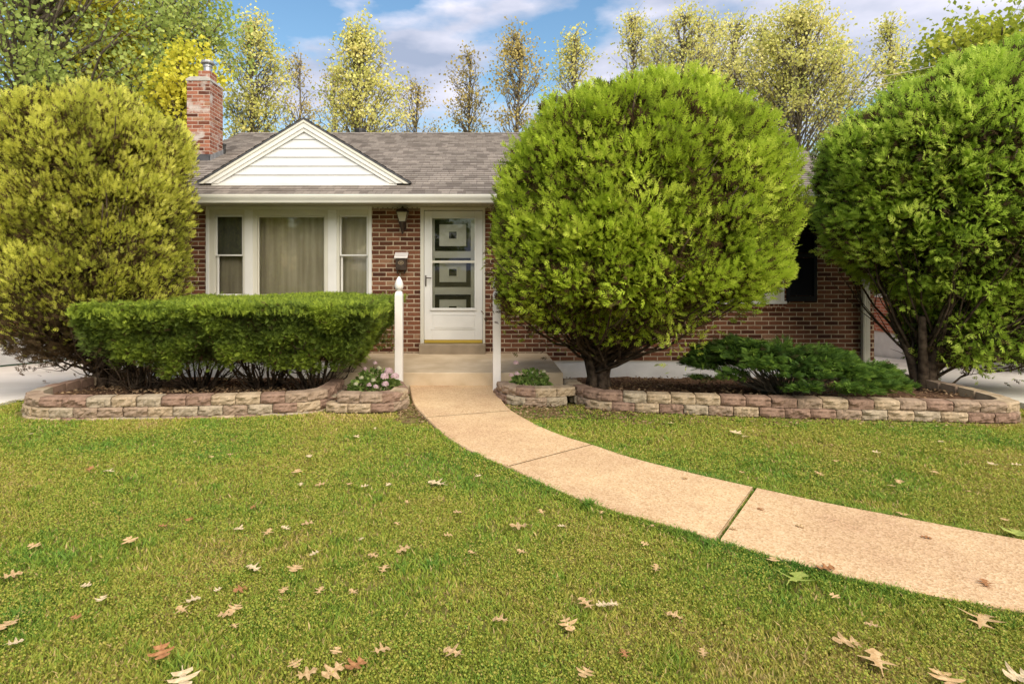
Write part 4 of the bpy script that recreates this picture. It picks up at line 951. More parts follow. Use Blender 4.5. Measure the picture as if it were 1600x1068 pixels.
# ------------------------------------------------------------------ clipped yew hedge
def hedge():
    global RNG; RNG = np.random.default_rng(21); random.seed(21)
    M_Y = leafmat('yew_hedge', [(0.0, (0.10, 0.065, 0.03)), (0.2, (0.075, 0.10, 0.025)), (0.45, (0.15, 0.215, 0.04)), (0.7, (0.29, 0.38, 0.05)), (1.0, (0.46, 0.56, 0.07))], noise_scale=1.5, noise_amt=.15)
    t = thing('hedge', 'long flat topped dark green yew hedge below the triple window', 'hedge', (-2.7, 6.95, 0))
    X0, X1, Y0, Y1, ZT = -4.22, -1.02, 5.84, 8.0, 1.10
    def front(z):  # inward slope of the sides with height
        return np.clip((ZT-z)/.78, 0, 1)
    # top
    n = 26000; x = RNG.uniform(X0+.05, X1-.0, n); y = RNG.uniform(Y0, Y1, n)
    zt = ZT + .02*np.sin(x*2.3) + .018*np.array([mnoise.noise(Vector((a*2, b*2, 0))) for a, b in zip(x, y)]) + RNG.uniform(-.035, .012, n) + .015*(y-Y0)
    edge = np.minimum(np.minimum(x-X0, X1-x), y-Y0); zt -= np.clip(.12-edge, 0, .12)**2*4
    x = np.where((y > 7.2) & (x < X0+.35), x+.3, x)
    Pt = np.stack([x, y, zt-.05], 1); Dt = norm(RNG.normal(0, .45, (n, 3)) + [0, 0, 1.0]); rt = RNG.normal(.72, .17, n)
    A = stamp(YEW[0], YEW[1], Pt, Dt, RNG.uniform(.035, .06, n), rt, width=.8)
    # sides: clumps on front, right, left, back
    parts = [A]
    def side(n, fx):
        u = RNG.random(n); z = ZT - .02 - RNG.random(n)**1.05*.80; s = front(z); p, d = fx(u, z, s)
        cl = np.array([mnoise.noise(Vector(q)*4.5) for q in p]); cl2 = np.array([mnoise.noise(Vector(q)*1.9) for q in p])
        lowcut = .43 + .30*cl2 + .05*cl
        k = (z > lowcut) & (RNG.random(n) < np.clip(1.22-(ZT-z)*.85 + cl*1.2, .15, 1)); p, d, z, cl = p[k], d[k], z[k], cl[k]
        p = p + d*(cl*.13-.045)[:, None] + RNG.normal(0, .02, p.shape); D = norm(d + [0, 0, .35] + RNG.normal(0, .45, p.shape))
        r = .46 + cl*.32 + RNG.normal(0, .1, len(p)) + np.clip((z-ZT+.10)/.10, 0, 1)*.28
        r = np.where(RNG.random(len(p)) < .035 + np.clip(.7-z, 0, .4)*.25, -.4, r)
        parts.append(stamp(YEW[0], YEW[1], p, D, RNG.uniform(.04, .07, len(p)), r, width=.85))
    side(32000, lambda u, z, s: (np.stack([X0+.06+(X1-X0-.1)*u + s*np.where(u < .5, .07, .34)*(1-2*u), Y0+.02+s**1.3*.42, z], 1), np.tile([0, -1., 0], (len(u), 1))))
    side(14000, lambda u, z, s: (np.stack([X1-.02-s*.45, Y0+.1+(Y1-Y0)*u + s*.2*(1-2*u), z], 1), np.tile([1., 0, 0], (len(u), 1))))
    side(6000, lambda u, z, s: (np.stack([X0+.02+s*.14+.1*u, Y0+.1+(Y1-Y0)*u, z], 1), np.tile([-1., 0, 0], (len(u), 1))))
    side(8000, lambda u, z, s: (np.stack([X0+.3+(X1-X0-.35)*u, Y1-s*.5, z], 1), np.tile([0, 1., 0], (len(u), 1))))
    # the shaded interior still carries needles
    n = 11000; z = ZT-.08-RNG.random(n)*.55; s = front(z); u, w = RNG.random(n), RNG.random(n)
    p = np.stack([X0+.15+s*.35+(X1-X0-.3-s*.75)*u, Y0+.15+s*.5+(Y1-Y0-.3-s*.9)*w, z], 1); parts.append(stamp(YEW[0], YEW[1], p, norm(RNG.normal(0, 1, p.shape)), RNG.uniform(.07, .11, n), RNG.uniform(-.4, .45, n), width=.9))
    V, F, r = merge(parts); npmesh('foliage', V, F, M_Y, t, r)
    for bx in (-3.93, -3.30, -2.52, -1.90):
        m = MB(); by = 6.85 + random.uniform(-.08, .08); nst = 22
        for i in range(nst):
            a = 2*math.pi*i/nst + random.uniform(-.2, .2); rr = random.uniform(.35, .85)
            e = Vector((bx+math.cos(a)*rr*.75, by+math.sin(a)*rr, random.uniform(.45, .95)))
            e.x = max(X0+.2, min(X1-.2, e.x)); e.y = max(Y0+.2, e.y)
            s0 = Vector((bx+math.cos(a)*.05, by+math.sin(a)*.05, gz(bx, by)+.0))
            pts = branch_pts(s0, e, 7, sag=random.uniform(.03, .14), jit=.022); m.tube(pts, [.019, .017, .015, .012, .010, .008, .006, .004], 6)
            for q in range(6):
                j = random.randint(2, 6); e2 = pts[j] + Vector((math.cos(a)*random.uniform(0, .3)+random.uniform(-.18, .18), math.sin(a)*random.uniform(0, .3)+random.uniform(-.15, .15), random.uniform(-.02, .28)))
                m.tube(branch_pts(pts[j], e2, 3, .02, .015), [.006, .005, .004, .002], 4)
        m.tube([(bx, by, gz(bx, by)-.15), (bx, by, gz(bx, by)+.12)], [.10, .07], 8)
        m.build('stems', M_BARK, t, smooth=True)
hedge()

# low spreading yew
def low_yew():
    global RNG; RNG = np.random.default_rng(31); random.seed(31)
    M_L = leafmat('low_yew', [(0.0, (0.09, 0.06, 0.03)), (0.2, (0.035, 0.075, 0.018)), (0.5, (0.085, 0.16, 0.028)), (0.8, (0.16, 0.27, 0.04)), (1.0, (0.28, 0.40, 0.06))], noise_scale=1.5, noise_amt=.2)
    bx, by = PX(1235, 6.35), 6.5; t = thing('spreading_yew', 'low spreading dark green yew spilling over the block edging', 'bush', (bx, by, 0.04))
    X0, X1 = PX(1078, 6.3), PX(1412, 6.3); cx = (X0+X1)/2; hw = (X1-X0)/2
    nb = 230; m = MB(); parts = []
    for i in range(nb):
        th = random.uniform(0, 2*math.pi); q = math.sqrt(random.random())
        ex = cx + .0 + math.cos(th)*hw*q*.95; ey = 6.42 + math.sin(th)*.78*q; prof = math.sqrt(max(0, 1-q*q))
        left = max(0, min(1, (ex-X0)/(2*hw)))
        ez = .20 + .38*prof*(1.1-.35*left) + random.uniform(-.05, .05) + (.10 if left < .35 else 0)
        if ey < 5.95: ez = max(ez, .27)
        ey = max(5.66, ey)
        e = Vector((ex, ey, ez)); s0 = Vector((bx+random.uniform(-.1, .1), by+random.uniform(-.05, .05), .03))
        s0 = s0.lerp(e, .0 if q > .3 else 0)
        pts = branch_pts(s0, e, 5, .05, .03)
        if i % 2 == 0: m.tube(pts, [.012, .010, .008, .006, .004, .003], 5)
        tip = norm(np.array([[ex-bx, (ey-by)*1.2, .12]]))[0]; k = 75
        tt = RNG.random(k)**.7; L_ = random.uniform(.28, .42)
        side = np.cross(tip, [0, 0, 1]); side /= np.linalg.norm(side)
        lat = RNG.uniform(-1, 1, k)*.11*(1-tt*.6)
        P = np.array([ex, ey, ez]) + tip*((tt-.75)*L_)[:, None] + side*lat[:, None] + np.array([0, 0, 1.])*(RNG.normal(0, .012, k) - lat**2*2.0 - .25*(1-tt)*0)[:, None]
        D = tip + side*np.sign(lat)[:, None]*.8 + RNG.normal(0, .3, (k, 3)) + [0, 0, .15]
        parts.append(stamp(YEW[0], YEW[1], P, D, RNG.uniform(.055, .085, k), RNG.normal(.5, .17, k) + random.uniform(-.15, .15), width=.85))
    V, F, r = merge(parts); npmesh('foliage', V, F, M_L, t, r); m.build('branches', M_BARKG, t, smooth=True)
low_yew()

# ------------------------------------------------------------------ hydrangeas
M_HLEAF = leafmat('hydrangea_leaf', [(0.0, (0.10, 0.14, 0.03)), (0.5, (0.17, 0.27, 0.06)), (1.0, (0.34, 0.42, 0.12))], noise_amt=.2)
def hydrangea(label, cx, cy, w, d, h, heads, n, seed):
    global RNG; RNG = np.random.default_rng(seed); random.seed(seed)
    t = thing('hydrangea', label, 'flowering plant', (cx, cy, .08))
    th = RNG.random(n)*2*math.pi; q = np.sqrt(RNG.random(n)); dome = np.sqrt(1-q*q*.9)
    P = np.stack([cx+np.cos(th)*q*w, cy+np.sin(th)*q*d, .08+h*dome*RNG.uniform(.35, 1.0, n)], 1)
    D = norm(np.stack([np.cos(th)*q, np.sin(th)*q, np.full(n, .35)], 1) + RNG.normal(0, .4, (n, 3)))
    V, F, r = stamp(KITE[0], KITE[1], P, D, RNG.uniform(.035, .06, n), RNG.random(n), width=1.1); npmesh('foliage', V, F, M_HLEAF, t, r)
    m = MB()
    for i in range(14):
        a = random.uniform(0, 6.28); m.tube(branch_pts((cx, cy, .05), (cx+math.cos(a)*w*.7, cy+math.sin(a)*d*.7, .08+h*random.uniform(.5, .9)), 3, 0, .01), [.005, .004, .004, .003], 4)
    m.build('stems', M_HSTEM, t)
    for (x, y, z, rad, c) in heads:
        nn = 90; v = norm(RNG.normal(size=(nn, 3))); v[:, 2] = np.abs(v[:, 2])*1.0 - .2
        Pp = np.array([x, y, z]) + v*rad*.8
        T4 = fan_template([0, 90, 180, 270], [1, 1, 1, 1], .32, .1)
        # four petals facing outwards: rotate the template so its plane faces v
        Tn = T4[0][:, [0, 2, 1]]
        V, F, r = stamp(Tn, T4[1], Pp, norm(v+RNG.normal(0, .25, v.shape)), np.full(nn, rad*.36), RNG.random(nn)); npmesh('flower_head', V, F, M_FLOW[c], t, r)
    return t
M_HSTEM = mat('green_stem', (0.12, 0.18, 0.05), .6)
M_FLOW = [leafmat('petal_pink', [(0, (0.60, 0.42, 0.44)), (1, (0.78, 0.64, 0.66))], noise_amt=.1), leafmat('petal_cream', [(0, (0.50, 0.50, 0.32)), (1, (0.72, 0.68, 0.50))], noise_amt=.1)]
def HP(px, py, Y): p = W(px, py, Y); return (p.x, p.y, p.z)
hydrangea('pink hydrangea in the planter left of the path', PX(585, 6.35), 6.37, .27, .24, .27,
          [(*HP(607, 580, 6.3), .055, 0), (*HP(617, 588, 6.25), .05, 0), (*HP(601, 588, 6.2), .05, 0), (*HP(602, 600, 6.15), .04, 0), (*HP(583, 594, 6.2), .032, 1), (*HP(577, 601, 6.15), .03, 0),
           (*HP(587, 604, 6.12), .03, 0), (*HP(565, 590, 6.25), .028, 1), (*HP(586, 567, 6.5), .028, 0), (*HP(556, 600, 6.2), .028, 1), (*HP(592, 575, 6.4), .03, 1), (*HP(570, 576, 6.4), .026, 0)], 800, 41)
hydrangea('small pink hydrangea in the planter right of the path', PX(830, 6.5), 6.52, .22, .18, .25,
          [(*HP(806, 567, 6.6), .035, 0), (*HP(799, 586, 6.45), .028, 0), (*HP(808, 584, 6.45), .034, 0), (*HP(850, 580, 6.5), .026, 1), (*HP(833, 582, 6.5), .02, 1)], 520, 42)

# ------------------------------------------------------------------ trees
def tree(name, label, px, Y, top, hw, bottom, m_leaf, ncl, per, lsize, seed, style='poplar', trunk_r=.12, zb=-1.1, group=None, csize=.55, spreadk=1.0):
    global RNG; RNG = np.random.default_rng(seed); random.seed(seed)
    x = PX(px, Y); zt = ZW(top, Y); zc = ZW(bottom, Y); hwm = hw/FPX*Y
    t = thing(name, label, 'tree', (x, Y, zb), group)
    H = zt - zc; m = MB(); parts = []
    # trunk
    nT = 9; lean = random.uniform(-.3, .3); tp = []
    ztr = zt - .06*H if style == 'poplar' else zc + H*.5
    for k in range(nT+1):
        u = k/nT; tp.append(Vector((x + lean*u*u + random.uniform(-.06, .06)*u*2, Y + random.uniform(-.06, .06)*u*2, zb + (ztr-zb)*u)))
    m.tube(tp, [trunk_r*(1-.88*k/nT)+.012 for k in range(nT+1)], 8); m.build('trunk', M_BARKG if style == 'poplar' else M_BARKT, t, smooth=True)
    mb2 = MB()
    def axis(z):
        u = max(0, min(1, (z-zb)/(ztr-zb)))*nT; i = min(nT-1, int(u)); return tp[i].lerp(tp[i+1], u-i)
    for c in range(ncl):
        u = random.random()**.85 if style == 'poplar' else random.random()
        if style == 'poplar': prof = (math.sin(math.pi*min(1, .22+u*.76))**.7)*(1.05-.35*u)
        else: prof = math.sqrt(max(.02, 1-(2*u-1)**2))
        a = random.uniform(0, 2*math.pi); q = random.random()**.42*spreadk*random.choice((1, 1, 1.3, .75))
        if style != 'poplar': q = random.random()**.4
        c_ = Vector((x + math.cos(a)*hwm*prof*q, Y + math.sin(a)*hwm*prof*q*.9, zc + H*u*.97))
        if style == 'poplar': s0 = axis(c_.z - hwm*prof*q*1.3 - .3)
        else: s0 = axis(max(zb+2.2, min(ztr, c_.z - 1.0 - (c_-Vector((x, Y, c_.z))).length*.6)))
        pts = branch_pts(s0, c_, 5, sag=-.12 if style == 'poplar' else .0, jit=.12)
        r0 = .028 if style == 'poplar' else .07; mb2.tube(pts, [r0*(1-.8*j/5)+.006 for j in range(6)], 5)
        # twigs
        tw = []
        for _ in range(5):
            e = c_ + Vector((random.gauss(0, csize), random.gauss(0, csize), random.gauss(.15, csize)))*.9; e0 = pts[random.randint(2, 5)]
            tw.append(e); mb2.tube(branch_pts(e0, e, 3, 0, .05), [.012, .010, .007, .005], 4)
        n = int(per*random.uniform(.5, 1.5)); ctr = np.array([random.choice(tw + [c_, c_]) for _ in range(n)]); P = ctr + RNG.normal(0, csize*.55, (n, 3))*[1, 1, .85]
        D = norm(RNG.normal(0, 1, (n, 3)) + [0, 0, -.5])
        parts.append(stamp(KITE[0], KITE[1], P, D, RNG.uniform(.7, 1.3, n)*lsize, np.clip(random.gauss(.5, .2) + RNG.normal(0, .15, n), 0, 1), width=1.15))
    V, F, r = merge(parts); npmesh('crown', V, F, m_leaf, t, r); mb2.build('branches', M_BARKG if style == 'poplar' else M_BARKT, t, smooth=True)
    return t
M_BARKT = mottled('bark_tree', (0.07, 0.055, 0.04), (0.15, 0.12, 0.09), 6, 0.95, .8)
YEL = leafmat('poplar_yellow', [(0, (0.40, 0.43, 0.11)), (.4, (0.64, 0.63, 0.18)), (.7, (0.78, 0.74, 0.25)), (1, (0.86, 0.77, 0.32))], trans=.45, noise_scale=.25, noise_amt=.25)
BRN = leafmat('poplar_brown', [(0, (0.26, 0.22, 0.07)), (.5, (0.52, 0.42, 0.14)), (1, (0.68, 0.55, 0.18))], trans=.4, noise_scale=.3)
BRT = leafmat('leaf_bright_yellow', [(0, (0.42, 0.44, 0.05)), (.5, (0.68, 0.64, 0.07)), (1, (0.80, 0.74, 0.12))], trans=.45, noise_scale=.3, noise_amt=.15)
GRN = leafmat('leaf_green', [(0, (0.20, 0.27, 0.07)), (.5, (0.38, 0.47, 0.12)), (1, (0.60, 0.64, 0.18))], trans=.4, noise_scale=.3)
YGR = leafmat('leaf_yellow_green', [(0, (0.16, 0.22, 0.03)), (.5, (0.34, 0.40, 0.045)), (1, (0.50, 0.52, 0.07))], trans=.4, noise_scale=.3)
GP = 'thin autumn poplars behind the house'
pop = [  # px, Y, top, half width, bottom, material, clusters, leaves, leaf size, label
 (398, 27, 30, 46, 225, YEL, 60, 75, .13, 'yellow green poplar just right of the chimney'),
 (468, 33, 75, 30, 225, BRN, 22, 40, .17, 'wispy thin poplar between the chimney poplar and the gable peak poplar'),
 (562, 26, 42, 50, 225, YEL, 66, 85, .17, 'full yellow poplar rising right of the white gable peak'),
 (648, 34, 128, 34, 225, BRN, 24, 38, .17, 'short sparse brown poplar over the middle of the ridge'),
 (728, 30, 80, 30, 228, BRN, 30, 42, .15, 'sparse brownish poplar over the front door, left of a taller one'),
 (806, 28, 46, 38, 228, BRN, 42, 48, .15, 'tall sparse brown poplar at the left shoulder of the round topiary'),
 (898, 29, 50, 36, 225, YEL, 36, 60, .17, 'yellow poplar peeking over the left half of the round topiary'),
 (992, 30, 20, 36, 225, YEL, 40, 60, .17, 'tall poplar behind the crown of the round topiary'),
 (1075, 28, 14, 62, 225, YEL, 60, 65, .17, 'tall yellow poplar just right of the topiary crown'),
 (1152, 30, 30, 66, 225, YEL, 50, 65, .17, 'yellow poplar over the right shoulder of the round topiary'),
 (1245, 27, 12, 88, 228, YEL, 110, 95, .18, 'broadest dense golden poplar above the gap between the topiaries'),
 (1388, 29, 30, 36, 225, YEL, 40, 62, .17, 'golden poplar over the left slope of the right topiary'),
 (1030, 34, 40, 50, 225, YEL, 40, 50, .17, 'farther pale poplar between the two tall ones above the topiary crown'),
 (1118, 33, 24, 52, 225, YEL, 44, 55, .17, 'farther poplar filling the canopy right of the topiary crown'),
 (1196, 32, 34, 60, 225, YEL, 48, 55, .17, 'farther poplar joined to the left side of the broad golden one'),
 (1308, 31, 70, 44, 225, YEL, 40, 50, .17, 'lower pale poplar at the right foot of the broad golden one'),
 (520, 36, 110, 30, 225, BRN, 20, 34, .17, 'faint far poplar just left of the full yellow one by the gable peak'),
]
for i, (px, Y, top, hw, bot, mm, nc, per, ls, lb) in enumerate(pop):
    tree('poplar_tree', lb, px, Y, top, hw*1.2, bot, mm, int(nc*1.65), int(per*.68), .125, 100+i, group=GP, csize=.36)
tree('shade_tree', 'big green tree with dark limbs at the upper left corner', 60, 19, -150, 210, 215, GRN, 150, 130, .14, 201, style='broad', trunk_r=.28, csize=.62)
tree('shade_tree', 'green tree behind the yellow foliage left of the chimney', 262, 23, -70, 92, 235, GRN, 95, 110, .15, 202, style='broad', trunk_r=.2, csize=.55)
tree('maple_tree', 'bright yellow tree between the two green trees at upper left', 165, 20.5, -40, 62, 150, BRT, 46, 150, .15, 203, style='broad', trunk_r=.14, csize=.42)
tree('maple_tree', 'small bright yellow tree right behind the chimney', 285, 19, 82, 50, 190, BRT, 34, 110, .14, 204, style='broad', trunk_r=.10, csize=.34)
tree('shade_tree', 'yellow green tree behind the right topiary', 1545, 20, 45, 130, 210, YGR, 95, 130, .16, 205, style='broad', trunk_r=.18, csize=.5)

# trees across the street, mirrored in the window panes
for i, (x_, y_, h_) in enumerate(((-9, -17, 9), (-3.5, -19, 11), (3, -18, 10), (9.5, -17, 9), (16, -20, 11))):
    tree('street_tree', ('green street tree mirrored in the panes, '+('far left', 'left', 'middle', 'right', 'far right')[i]), CX+x_*FPX/y_, y_, CY-(h_-EYE)*FPX/y_, 3.4*FPX/y_, CY-(1.8-EYE)*FPX/y_, GRN, 70, 130, .26, 300+i, style='broad', trunk_r=.2, zb=0, csize=.6)
# overhead wires down to the house
m = MB()
for k, (dz, dy) in enumerate(((0, 0), (-.16, .2), (-.3, .35))):
    a, b = W(1380, 122, 14) + Vector((-.6, dy, dz-.06)), W(1640, 46, 17) + Vector((0, dy, dz)); pts = []
    for j in range(13):
        u = j/12; p = a.lerp(b, u); p.z -= .35*math.sin(math.pi*u)*.5; pts.append(p)
    m.tube(pts, .007, 5)
tag(m.build('overhead_wires', mat('wire_grey', (.35, .33, .28), .6), at=W(1500, 90, 15)), 'thin pale service wires above the right topiary', 'wires')

# ------------------------------------------------------------------ grass
def grass():
    global RNG; RNG = np.random.default_rng(51)
    def pts(n, y0, y1, pw):
        u = RNG.random(n); k = 1-pw; y = (y0**k + (y1**k-y0**k)*u)**(1/k)
        # uniform across, wider with distance
        x = RNG.uniform(-1, 1, n); xl = -(0.83*y+.9); xr = .95*y+.9; xx = xl+(xr-xl)*(x*.5+.5)
        return np.stack([xx, y], 1)
    p = pts(430000, 1.75, 6.45, .75)
    near_bed = np.array(LBED + [(-1.62, 7.1), (-4.7, 7.1)]); bedR = np.array([(0.2, 7.2)] + RPLANT + RBED[1:] + [(6.1, 7.4)])
    plL = np.array(LPLANT + [(-1.66, 7.1)])
    ins = in_poly(p, PATH_POLY) | in_poly(p, near_bed) | in_poly(p, bedR) | in_poly(p, plL)
    ins |= (p[:, 0] < -5.12) | (p[:, 0] > 5.72)
    ins |= (p[:, 0] < .3) & (p[:, 0] > -1.7) & (p[:, 1] > 6.3)
    p = p[~ins]
    ex = []      # ragged fringe along both path edges and in the wide joint
    for arr, sg in ((SL, -1), (SR, 1)):
        A = np.array(arr); idx = RNG.integers(0, len(A)-1, 16000); t = RNG.random(16000); q = A[idx]+(A[idx+1]-A[idx])*t[:, None]; d = A[idx+1]-A[idx]; d /= np.linalg.norm(d, axis=1)[:, None]
        nrm = np.stack([-d[:, 1], d[:, 0]], 1)*(1 if sg == 1 else -1); mid = (np.array(SL)[idx]+np.array(SR)[idx])/2; flip = np.sign(((q-mid)*nrm).sum(1)); nrm *= flip[:, None]
        off = RNG.exponential(.018, 16000) + .002; q = q + nrm*off[:, None]; k = (q[:, 1] < 5.4) & (np.array([mnoise.noise(Vector((a*6, b*6, 1))) for a, b in q]) > -.25); ex.append(q[k])
    jl, jr = np.array(SL[joints[2]]), np.array(SR[joints[2]]); t = RNG.random(900); u = t**.6; ex.append(jl*(1-u[:, None]*0.95) + jr*(u[:, None]*0.95) + RNG.normal(0, .005, (900, 2)))
    p = np.concatenate([p] + ex)
    # distance to edging / path edges
    def dist(p, poly):
        P = np.array(poly); d = np.full(len(p), 9.)
        for a, b in zip(P[:-1], P[1:]):
            ab = b-a; t = np.clip(((p-a)@ab)/(ab@ab), 0, 1); d = np.minimum(d, np.linalg.norm(p-(a+t[:, None]*ab), axis=1))
        return d
    de = np.minimum(np.minimum(dist(p, LBED), dist(p, LPLANT)), np.minimum(dist(p, RPLANT), dist(p, RBED)))
    nz = np.array([mnoise.noise(Vector((a*1.1, b*1.1, 0))) for a, b in p]); nf = np.array([mnoise.noise(Vector((a*5, b*5, 4))) for a, b in p])
    nff = np.array([mnoise.noise(Vector((a*16, b*16, 9))) for a, b in p])
    bareR = .05 + .13*(p[:, 0] > 0)*np.clip(1.8-p[:, 0], 0.2, 1) + .05*nf
    # worn corners where the path meets the edging
    c1 = np.hypot(p[:, 0]-.62, (p[:, 1]-5.85)*1.2) < .30+.1*nf; c2 = np.hypot(p[:, 0]+.55, (p[:, 1]-5.75)*.8) < .26+.1*nf
    keep = (de > bareR) & ~((c1 | c2) & (RNG.random(len(p)) < .93)) & (RNG.random(len(p)) < np.clip(.86 + nff*.7 + nf*.4, .25, 1))
    p, nz, nf, nff = p[keep], nz[keep], nf[keep], nff[keep]
    dp = np.minimum(dist(p, SL), dist(p, SR)); n = len(p)
    far = np.clip((p[:, 1]-2)/4, 0, 1)
    edge = np.clip(1-dp/.16, 0, 1)*(p[:, 1] < 5.3)
    tc_ = np.stack([RNG.uniform(-3, 4, 150), RNG.uniform(1.9, 6, 150)], 1); td = np.full(n, 9.)
    for c in tc_: td = np.minimum(td, np.hypot(p[:, 0]-c[0], p[:, 1]-c[1]))
    tuft = np.clip(1-td/.07, 0, 1); h = RNG.uniform(.014, .031, n)*(1 + .55*edge + .25*np.clip(nf, -1, 1) + .9*tuft) ; w = RNG.uniform(.0022, .0042, n)*(1+.8*far)
    lean = RNG.uniform(.15, 1.15, n); a = RNG.random(n)*2*math.pi
    dx, dy = np.cos(a), np.sin(a); b = RNG.random(n)*2*math.pi; wx, wy = np.cos(b), np.sin(b)
    z0 = np.full(n, -.012)
    def P3(sx, u, hz): return np.stack([p[:, 0] + wx*w*sx + dx*lean*h*u, p[:, 1] + wy*w*sx + dy*lean*h*u, z0 + .004 + h*hz], 1)
    V = np.stack([P3(-1, 0, 0), P3(1, 0, 0), P3(.85, .35, .55), P3(-.85, .35, .55), P3(0, 1.0, .95)], 1).reshape(-1, 3)
    base = (np.arange(n)*5)[:, None]; F = np.concatenate([base + [0, 1, 2, 3], base + [3, 2, 4, 4]])
    F4 = base + np.array([0, 1, 2, 3]); 
    # colour driver: patches of fresh green, olive and straw
    dry = -.32*np.clip(nz*1.7+.02, -.6, 1) + .0
    r = .50 + dry + nf*.16 + RNG.normal(0, .15, n) + .28*edge + .3*tuft
    r = np.where(RNG.random(n) < .05, RNG.uniform(-.1, .1, n), r)
    me = bpy.data.meshes.new('lawn_grass'); o = bpy.data.objects.new('lawn_grass', me); COL.objects.link(o)
    T3 = base + np.array([3, 2, 4]); loops = np.concatenate([F4.ravel(), T3.ravel()]).astype(np.int32)
    me.vertices.add(len(V)); me.vertices.foreach_set('co', V.astype(np.float32).ravel()); me.loops.add(len(loops)); me.loops.foreach_set('vertex_index', loops)
    me.polygons.add(2*n); me.polygons.foreach_set('loop_start', np.concatenate([np.arange(n)*4, n*4+np.arange(n)*3]).astype(np.int32)); me.update(calc_edges=True)
    at = me.attributes.new('rnd', 'FLOAT', 'POINT'); at.data.foreach_set('value', np.repeat(r, 5).astype(np.float32))
    M_G = leafmat('grass', [(0, (0.58, 0.43, 0.20)), (.16, (0.48, 0.40, 0.11)), (.35, (0.37, 0.385, 0.06)), (.6, (0.255, 0.35, 0.048)), (1, (0.13, 0.27, 0.045))], trans=.3, noise_scale=.8, noise_amt=.12, rough=.6)
    me.materials.append(M_G); tag(o, 'short yellow green lawn of turf and clover on both sides of the path', 'grass', kind='stuff')
    # clover and creeping weeds: little round leaves close to the soil
    q = pts(400000, 1.75, 6.4, .8); ins = in_poly(q, PATH_POLY) | in_poly(q, near_bed) | in_poly(q, bedR) | in_poly(q, plL) | (q[:, 0] < -5.12) | (q[:, 0] > 5.72) | ((q[:, 0] < .3) & (q[:, 0] > -1.7) & (q[:, 1] > 6.3))
    q = q[~ins]; dq = np.minimum(np.minimum(dist(q, LBED), dist(q, LPLANT)), np.minimum(dist(q, RPLANT), dist(q, RBED)))
    cn_ = np.array([mnoise.noise(Vector((a*2.2+5, b*2.2, 0))) for a, b in q]); cf = np.array([mnoise.noise(Vector((a*13, b*13, 2))) for a, b in q])
    k = (RNG.random(len(q)) < np.clip(.55+cn_*1.6+cf, 0, 1)) & (dq > .1) & ~(np.hypot(q[:, 0]-.62, (q[:, 1]-5.85)*1.2) < .32) & ~(np.hypot(q[:, 0]+.55, (q[:, 1]-5.75)*.8) < .28); q, cf = q[k], cf[k]; n = len(q)
    P = np.stack([q[:, 0], q[:, 1], .008 + RNG.random(n)*.022 + .01*cf], 1); D = norm(np.stack([RNG.normal(0, 1, n), RNG.normal(0, 1, n), RNG.uniform(-.1, .9, n)], 1))
    T = np.array([(0, 0, 0), (.45, .03, .35), (.35, .0, .9), (-.35, 0, .9), (-.45, .03, .35)]); TF = np.array([(0, 1, 2, 3), ]); TF = np.array([(0, 1, 2, 3), (0, 3, 4, 4)])[:1]
    T = np.array([(0, 0, 0), (.48, .04, .5), (0, 0, 1), (-.48, .04, .5)])
    V, F, r = stamp(T, TF, P, D, RNG.uniform(.006, .0105, n)*(1+.35*(q[:, 1] > 4)), RNG.normal(.45, .22, n) + cf*.2, width=1.0)
    M_C = leafmat('clover', [(0, (0.45, 0.35, 0.12)), (.3, (0.41, 0.385, 0.07)), (.6, (0.34, 0.39, 0.06)), (1, (0.17, 0.31, 0.055))], trans=.3, noise_scale=.8, noise_amt=.2)
    o = npmesh('clover', V, F, M_C, None, r); tag(o, 'tiny clover leaves creeping between the grass blades', 'clover', kind='stuff')
grass()

# litter of needles and leaf scraps on the bare soil
def litter():
    global RNG; RNG = np.random.default_rng(61); n = 9000; P = []
    areas = [(-4.6, -1.7, 5.85, 8.4, 3500), (1.1, 5.4, 6.0, 8.6, 3500), (.2, 1.6, 5.6, 6.2, 1100), (-.8, -.35, 5.5, 6.2, 500), (1.4, 5.2, 5.35, 5.85, 900)]
    for a, b, c, d_, k in areas: P.append(np.stack([RNG.uniform(a, b, k), RNG.uniform(c, d_, k)], 1))
    P = np.concatenate(P); P = P[~in_poly(P, PATH_POLY)]; n = len(P)
    inb = in_poly(P, np.array(LB + [(-1.64, 6.1), (-1.85, 8.86), (-4.7, 8.86)])) | in_poly(P, np.array([(1.1, 7.1), (1.12, 6.3)] + RB + [(6.1, 8.86), (1.05, 8.86)]))
    z = np.where(inb, .115 - .30*np.clip((P[:, 1]-6.3)/2.5, 0, 1), .0); 
    D = norm(np.stack([RNG.normal(0, 1, n), RNG.normal(0, 1, n), RNG.normal(0, .25, n)], 1))
    V, F, r = stamp(KITE[0], KITE[1], np.stack([P[:, 0], P[:, 1], z+.012], 1), D, RNG.uniform(.02, .05, n), RNG.random(n), width=.5)
    o = npmesh('leaf_litter', V, F, leafmat('litter', [(0, (.10, .055, .03)), (.5, (.24, .15, .08)), (1, (.42, .30, .17))], trans=.1), None, r); tag(o, 'brown needles and leaf scraps on the bare soil of the beds', 'litter', kind='stuff')
litter()

